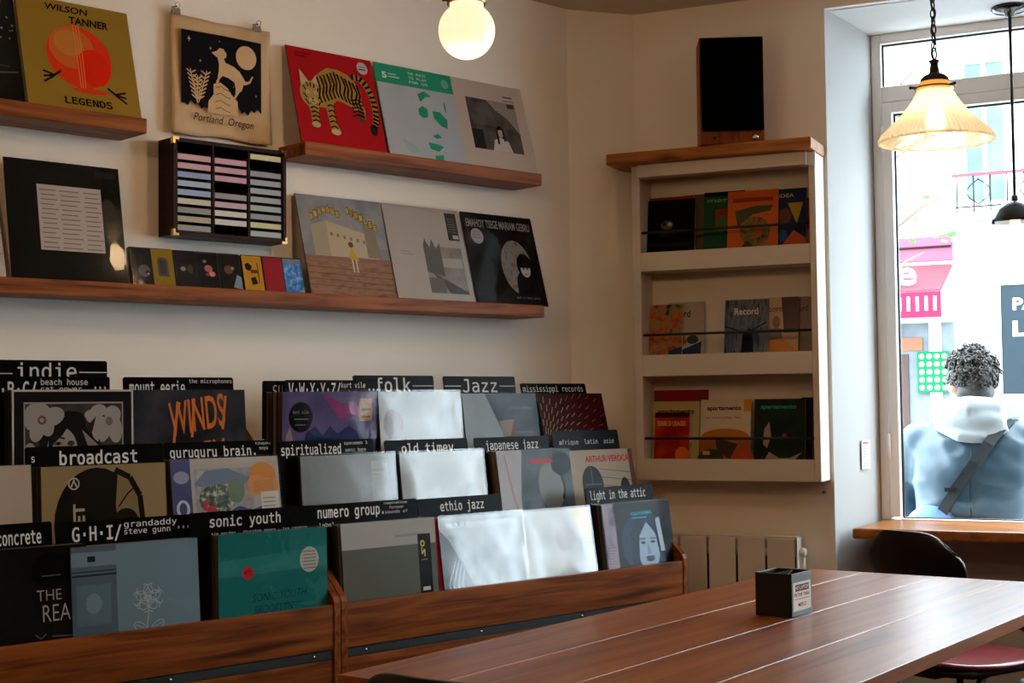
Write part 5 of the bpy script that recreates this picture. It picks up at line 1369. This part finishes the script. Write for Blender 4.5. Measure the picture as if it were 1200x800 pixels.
def d_purple(c):
    c.rect(0, 0, 1, 1, photo('purple_wash', '3a3a5e', '54496f', '2c3054', scale=5)); c.poly([(.4, 1), (.62, .9), (.9, .9), (.98, .98), (.9, .8), (.6, .76)], '7a2a5e'); c.poly([(.2, .3), (.24, .64), (.34, .7), (.42, .62), (.5, .7), (.58, .63), (.7, .7), (.8, .64), (.9, .3)][::-1], '1c2350'); c.poly([(.02, .4), (.04, .62), (.08, .7), (.12, .55), (.14, .4)][::-1], '8a6f78'); c.rect(.6, 0, .4, .3, '22302e')
    c.part('round_sticker').disc(.19, .78, .125, '0f0d12', .13); c.text('kurt vile', .11, .81, .16, .03, '8a8688', 'mono', 0); c.rect(.12, .76, .15, .008, '6a6668'); c.rect(.13, .71, .11, .008, '6a6668'); c.part('sticker').rect(.82, .74, .14, .2, '9a6c3a'); c.rect(.84, .83, .1, .02, '4a2c18'); c.rect(.84, .77, .1, .012, '4a2c18')
section('b', 'V to Z', 331, 459, -1, 'purple painted record with a black round sticker in the back row', d_purple, 'wrap', '5c3a20', w_=.32, n=7,
        dividers=[('black divider card lettered V W X Y Z', 334, 443, 445, .01, [('V·W·X·Y·Z/', 338, 399, .008, .042, .02), ('kurt vile', 400, 428, .006, .016, .005), ('yo la tengo', 400, 430, .03, .014, .005), ('...', 432, 443, .024, .006, .05)]),
                  ('black divider card with two faint letters, behind the V W X Y Z card', 308, 410, 446, .03, [('SU', 320, 331, .012, .032, -.01)])])
section('b', 'folk', 443, 459, 5, 'glare-white sleeved record with a round lilac sticker under the folk card',
        lambda c: (c.rect(0, 0, 1, 1, photo('pale_glare2', '8f9aa0', 'b0b8ba', '7a878e', scale=5)), c.part('sticker').disc(.16, .7, .12, '8f838c', .14)), 'film', '6a7072', w_=.314,  # pale base print carries part of the sleeve's white glare
        dividers=[('black divider card lettered folk', 415, 509, 439.5, .02, [('folk', 441, 482, .006, .045, .02), ('-', 484, 509, .032)])])
def d_jazz(c):
    c.rect(0, 0, 1, 1, photo('slate_blue', '39434c', '4d5a64', '2c353c', scale=6)); c.poly([(0, .1), (.4, 0), (.5, .6), (.3, 1), (0, 1)], '8b969c'); c.part('picture').poly([(.5, .7), (.68, .74), (.8, .3), (.84, 0), (.56, 0)], '5e4440'); c.poly([(.46, .72), (.66, .74), (.6, .58), (.5, .56)], '8a7464'); c.part('title_lettering').text('blue notes', .64, .84, .28, .03, '8f9aa0', 'mono', 0); c.rect(.68, .6, .24, .008, '74808a'); c.rect(.68, .55, .2, .008, '74808a'); c.rect(.68, .5, .22, .008, '74808a')  # the pale left polygon is painted glare
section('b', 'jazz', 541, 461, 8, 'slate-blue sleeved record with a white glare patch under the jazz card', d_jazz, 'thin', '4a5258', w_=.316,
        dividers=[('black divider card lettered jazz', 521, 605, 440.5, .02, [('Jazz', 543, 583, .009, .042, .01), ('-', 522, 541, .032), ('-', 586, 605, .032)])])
section('b', 'mississippi records', 629, 461, 14, 'dark red record with a radiating dash pattern at the right end of the back row', d_redring, None, '3a1a14', w_=.308, n=3,
        dividers=[('black divider card lettered mississippi records', 612, 688, 449, .02, [('mississippi records', 614, 684, .008, .026, .0)])])

# ================================================================= PERSON OUTSIDE
P0 = EYE + ray(1143, 480) * 5.47
PO = V((P0.x, P0.y, -.1))
person = thing('person', 'person seen from behind outside the window, in a dark jacket, grey hood and shoulder strap', 'person', PO, math.atan2(WO.y, WO.x))
ZO = .1                                       # the pavement lies 0.1 m below the shop floor
def remesh(M, name, ma, vox, parent, smooth=6, disp=None):
    o = M.build(name, ma, None)
    rm = o.modifiers.new('r', 'REMESH'); rm.mode = 'VOXEL'; rm.voxel_size = vox; rm.use_smooth_shade = True
    sm_ = o.modifiers.new('s', 'SMOOTH'); sm_.iterations = smooth; sm_.factor = .5
    dg = bpy.context.evaluated_depsgraph_get(); dg.update()
    me = bpy.data.meshes.new_from_object(o.evaluated_get(dg))
    o.modifiers.clear(); old = o.data; o.data = me; bpy.data.meshes.remove(old)
    me.materials.clear(); me.materials.append(ma)
    for p in me.polygons: p.use_smooth = True
    o.parent = parent
    return o
SKIN = pm('skin', 'b98468', .5)
def zz(z): return z + ZO
HC = V((.07, .03, zz(1.288)))                  # head centre
HT = R(38)                                    # head turned left
def hd(f, l, u): return V((HC.x + f * math.cos(HT) - l * math.sin(HT), HC.y + f * math.sin(HT) + l * math.cos(HT), HC.z + u))
M = MB()
M.ball((0, 0, 0), (.096, .076, .108)); 
vs0 = M.v; M.v = [tuple(hd(x, y, z)) for x, y, z in vs0]
def hball(f, l, u, r):
    n0 = len(M.v); M.ball((0, 0, 0), r, None, 12, 8); M.v[n0:] = [tuple(hd(f + x, l + y, u + z)) for x, y, z in M.v[n0:]]
hball(.035, 0, -.07, (.06, .056, .06)); hball(.075, 0, -.105, (.025, .03, .02))           # jaw, chin
hball(.1, 0, -.015, (.018, .013, .026)); hball(.108, 0, -.03, (.014, .016, .011))          # nose
hball(.085, 0, .025, (.02, .055, .012)); hball(.092, 0, -.066, (.012, .025, .007)); hball(.09, 0, -.08, (.012, .022, .008))
for s in (-1, 1): hball(-.005, s * .077, -.012, (.02, .01, .032)); hball(.07, s * .04, -.02, (.022, .022, .02))
M.tube([(-.0, 0, zz(1.1)), (.03, 0, zz(1.2)), (.05, 0, zz(1.28))], [.062, .056, .055], n=16)
M.tube([(-.03, 0, zz(.52)), (-.05, 0, zz(.75)), (-.04, 0, zz(.98)), (-.01, 0, zz(1.1))], [.14, .13, .13, .09], n=16)
for s in (-1, 1):
    M.tube([(-.01, s * .12, zz(1.08)), (0, s * .19, zz(1.07)), (.07, s * .26, zz(.83)), (.1, s * .255, zz(.79)), (.3, s * .15, zz(.70)), (.36, s * .12, zz(.685))], [.06, .055, .042, .04, .028, .026], n=12)
    M.tube([(-.02, s * .09, zz(.55)), (.2, s * .12, zz(.56)), (.4, s * .14, zz(.56)), (.43, s * .14, zz(.5)), (.44, s * .14, zz(.3)), (.44, s * .14, zz(.04 - .0))], [.085, .078, .058, .056, .05, .038], n=12)
    M.tube([(.42, s * .14, zz(-.055)), (.52, s * .145, zz(-.062)), (.62, s * .15, zz(-.068))], [.04, .036, .026], n=10)
    # hand: palm, four fingers, thumb resting on the knees
    w0 = V((.36, s * .12, zz(.685))); pal = V((.43, s * .125, zz(.675)))
    M.ball(((w0 + pal) / 2)[:], (.045, .036, .015)); M.ball(pal[:], (.03, .038, .014))
    for k, (dy, L) in enumerate(((-.03, .06), (-.01, .072), (.01, .068), (.03, .05))):
        a = pal + V((.02, dy, 0)); M.tube([a, a + V((L * .5, 0, .006)), a + V((L, 0, -.012))], [.0095, .009, .007], n=8)
    a = w0 + V((.03, -s * .03, 0)); M.tube([a, a + V((.03, -s * .02, -.002)), a + V((.058, -s * .02, -.008))], [.011, .01, .008], n=8)
remesh(M, 'body', SKIN, .0075, person, 4)
# jacket
JK = pm('jacket_leather', '2b4555', .45, coat=.2, bump=.35, bscale=9, spec=.5)
M = MB()
secs = [(.56, .20, .15, -.03), (.62, .205, .155, -.04), (.74, .205, .15, -.055), (.86, .22, .155, -.06), (.97, .232, .15, -.05), (1.05, .228, .13, -.03), (1.10, .2, .112, -.015), (1.145, .135, .092, 0), (1.175, .085, .08, .015)]
n = 28; vs = []; fs = []
for (z, hw, hdp, f) in secs:
    for j in range(n):
        a = 2 * math.pi * j / n; vs.append((f + hdp * math.copysign(abs(math.cos(a)) ** .85, math.cos(a)), hw * math.copysign(abs(math.sin(a)) ** .85, math.sin(a)), zz(z)))
for i in range(len(secs) - 1):
    for j in range(n): fs.append((i * n + j, i * n + (j + 1) % n, (i + 1) * n + (j + 1) % n, (i + 1) * n + j))
fs.append(tuple(range(n))[::-1]); fs.append(tuple(range((len(secs) - 1) * n, len(secs) * n)))
M.add(vs, fs, JK, True)
for s in (-1, 1):
    M.tube([(-.02, s * .13, zz(1.075)), (-.02, s * .21, zz(1.055)), (.0, s * .25, zz(.99)), (.04, s * .282, zz(.88)), (.085, s * .282, zz(.80)), (.18, s * .225, zz(.75)), (.34, s * .13, zz(.69))], [.075, .082, .077, .068, .066, .055, .045], n=16)
jk = remesh(M, 'jacket', JK, .012, person, 8)
from mathutils import noise as NZ
for v in jk.data.vertices:                    # soft folds of the leather
    p = v.co; q = V((p.x * 3, p.y * 5 + p.z * 4, p.z * 9 - p.y * 5))
    v.co = p + v.normal * (.011 * (1 - abs(NZ.noise(q))) ** 3 - .006 + .004 * NZ.noise(q * 2.3))
M = MB(); M.tube([(-.2, -.012, zz(.6)), (-.2, -.012, zz(.75)), (-.218, -.012, zz(.88)), (-.203, -.012, zz(.99)), (-.166, -.012, zz(1.05))], .0022, n=6); M.build('back_seam', pm('seam_thread', '12161a', .7), person)
# hood of the sweater
HD = pm('hood_cotton', 'a9b0b4', .9, bump=.15, bscale=40)
M = MB()
M.tube([(.12, .07, zz(1.165)), (.06, .115, zz(1.165)), (-.02, .125, zz(1.17)), (-.085, .085, zz(1.175)), (-.11, .0, zz(1.18)), (-.085, -.085, zz(1.175)), (-.02, -.125, zz(1.17)), (.06, -.115, zz(1.165)), (.12, -.07, zz(1.165))], [.03, .04, .046, .05, .054, .05, .046, .04, .03], n=14)
M.ball((-.115, 0, zz(1.135)), (.05, .135, .06)); M.ball((-.13, -.015, zz(1.095)), (.035, .09, .045))
M.tube([(-.03, .14, zz(1.155)), (-.11, .11, zz(1.12)), (-.155, .03, zz(1.085)), (-.15, -.05, zz(1.08)), (-.1, -.13, zz(1.11))], [.018, .022, .024, .022, .016], n=10)
remesh(M, 'hood', HD, .008, person, 4)
# strap across the back, right shoulder to left hip
ST_ = pm('strap_webbing', '15191c', .7)
path = [(-.06, -.135, 1.148), (-.115, -.11, 1.115), (-.165, -.075, 1.06), (-.2, -.03, .99), (-.222, .03, .9), (-.218, .08, .82), (-.2, .13, .74), (-.16, .17, .66)]
vs = []; fs = []
for i, p in enumerate(path):
    p = V(p); a = V(path[max(0, i - 1)]); b = V(path[min(len(path) - 1, i + 1)]); t = (b - a).normalized(); nrm = V((-1, -p.y * -.0, 0)); nrm = V((-.95, p.y * 1.2, .15)).normalized(); sd = t.cross(nrm).normalized() * .02
    for q in (p + sd, p - sd, p - sd + nrm * .006, p + sd + nrm * .006): vs.append((q.x - .004, q.y, zz(q.z)))
for i in range(len(path) - 1):
    for j in range(4): fs.append((i * 4 + j, i * 4 + (j + 1) % 4, i * 4 + 4 + (j + 1) % 4, i * 4 + 4 + j))
fs += [(3, 2, 1, 0), tuple(range(len(path) * 4 - 4, len(path) * 4))]
M = MB(); M.add(vs, fs, ST_); M.build('strap', ST_, person)
M = MB(); M.box((-.235, .035, zz(.885)), (-.215, .075, zz(.9))); M.build('strap_buckle', STEEL, person)
# hair: cap plus many curls
HR = pm('dark_curly_hair', '2a2420', .5, mix=('3a322c', '1c1815'), mscale=60)
M = MB(); n0 = 0
def cap(f, l, u, r):
    k = len(M.v); M.ball((0, 0, 0), r, None, 18, 12); M.v[k:] = [tuple(hd(f + x, l + y, u + z)) for x, y, z in M.v[k:]]
cap(-.022, 0, .022, (.092, .086, .1)); cap(-.04, 0, -.03, (.07, .074, .075)); cap(.03, 0, .075, (.06, .07, .045))
rc = random.Random(5)
for k in range(420):
    th = rc.uniform(0, 1.9); ph = rc.uniform(0, 6.283)
    dx, dy, dz = math.sin(th) * math.cos(ph), math.sin(th) * math.sin(ph), math.cos(th)
    if dx > .35 and dz < .45: continue
    if dz < -.2 and dx > -.1: continue
    base = V((-.022 + .092 * dx, .086 * dy, .015 + .1 * dz)); nn = V((dx, dy, dz)); u = nn.cross(V((rc.gauss(0, 1), rc.gauss(0, 1), rc.gauss(0, 1)))).normalized(); v = nn.cross(u)
    rr = rc.uniform(.006, .011); L = (rc.uniform(.012, .034) if dz > .1 else .009); turns = rc.uniform(.8, 1.5); pts = []
    for i in range(8):
        q = i / 7; a = q * turns * 6.283; pts.append(hd(*(base + nn * (L * q + .001) + u * (rr * math.cos(a)) + v * (rr * math.sin(a)))))
    M.tube(pts, [.0035, .0042, .0042, .004, .0038, .0034, .003, .002], n=5)
M.build('hair', HR, person)
# glasses
M = MB()
for s in (-1, 1):
    M.tube([hd(.1, s * .033 + .024 * math.cos(a), .0 + .019 * math.sin(a)) for a in [i * .449 for i in range(14)]], .0025, closed=True, n=6)
    M.tube([hd(.1, s * .057, .006), hd(.05, s * .08, .008), hd(-.005, s * .086, .004), hd(-.02, s * .085, -.012)], .0025, n=6)
M.tube([hd(.101, -.009, .004), hd(.101, .009, .004)], .0025, n=6)
M.build('glasses', BLKP, person)
# trousers and shoes
DEN = pm('denim', '6f93bd', .85, bump=.3, bscale=300)
M = MB(); M.ball((-.05, 0, zz(.57)), (.17, .2, .12)); M.ball((-.19, .13, zz(.75)), (.075, .1, .085))
for s in (-1, 1):
    M.tube([(-.04, s * .095, zz(.56)), (.2, s * .12, zz(.565)), (.39, s * .14, zz(.562)), (.435, s * .14, zz(.52)), (.45, s * .14, zz(.3)), (.45, s * .14, zz(-.01))], [.105, .096, .078, .078, .068, .06], n=16)
remesh(M, 'trousers', DEN, .012, person, 5)
SHO = pm('shoe_leather', '1d1a18', .5)
for s in (-1, 1):
    M = MB(); M.ball((.48, s * .14, zz(-.06)), (.075, .05, .04)); M.ball((.58, s * .145, zz(-.068)), (.075, .046, .031)); M.tube([(.45, s * .14, zz(-.05)), (.45, s * .14, zz(.0))], [.05, .052], n=14)
    remesh(M, 'shoe', SHO, .008, person, 4)
# bench outside
bn = thing('bench', 'plain wooden bench outside the window under the seated person', 'bench', V((PO.x, PO.y, -.1)), math.atan2(WO.y, WO.x))
BW = wood('bench_wood', '5a3a22', '7a5230', '8c6238', .5, 3, axis=1)
M = MB()
for k in range(3): M.box((-.17 + k * .125, -.75, .505), (-.17 + k * .125 + .118, .75, .54))
M.build('seat', BW, bn, bevel=.004)
for (x, y) in ((-.14, -.65), (.14, -.65), (-.14, .65), (.14, .65)): MB().box((x - .02, y - .02, .001), (x + .02, y + .02, .504)).build('leg', BLACK, bn)
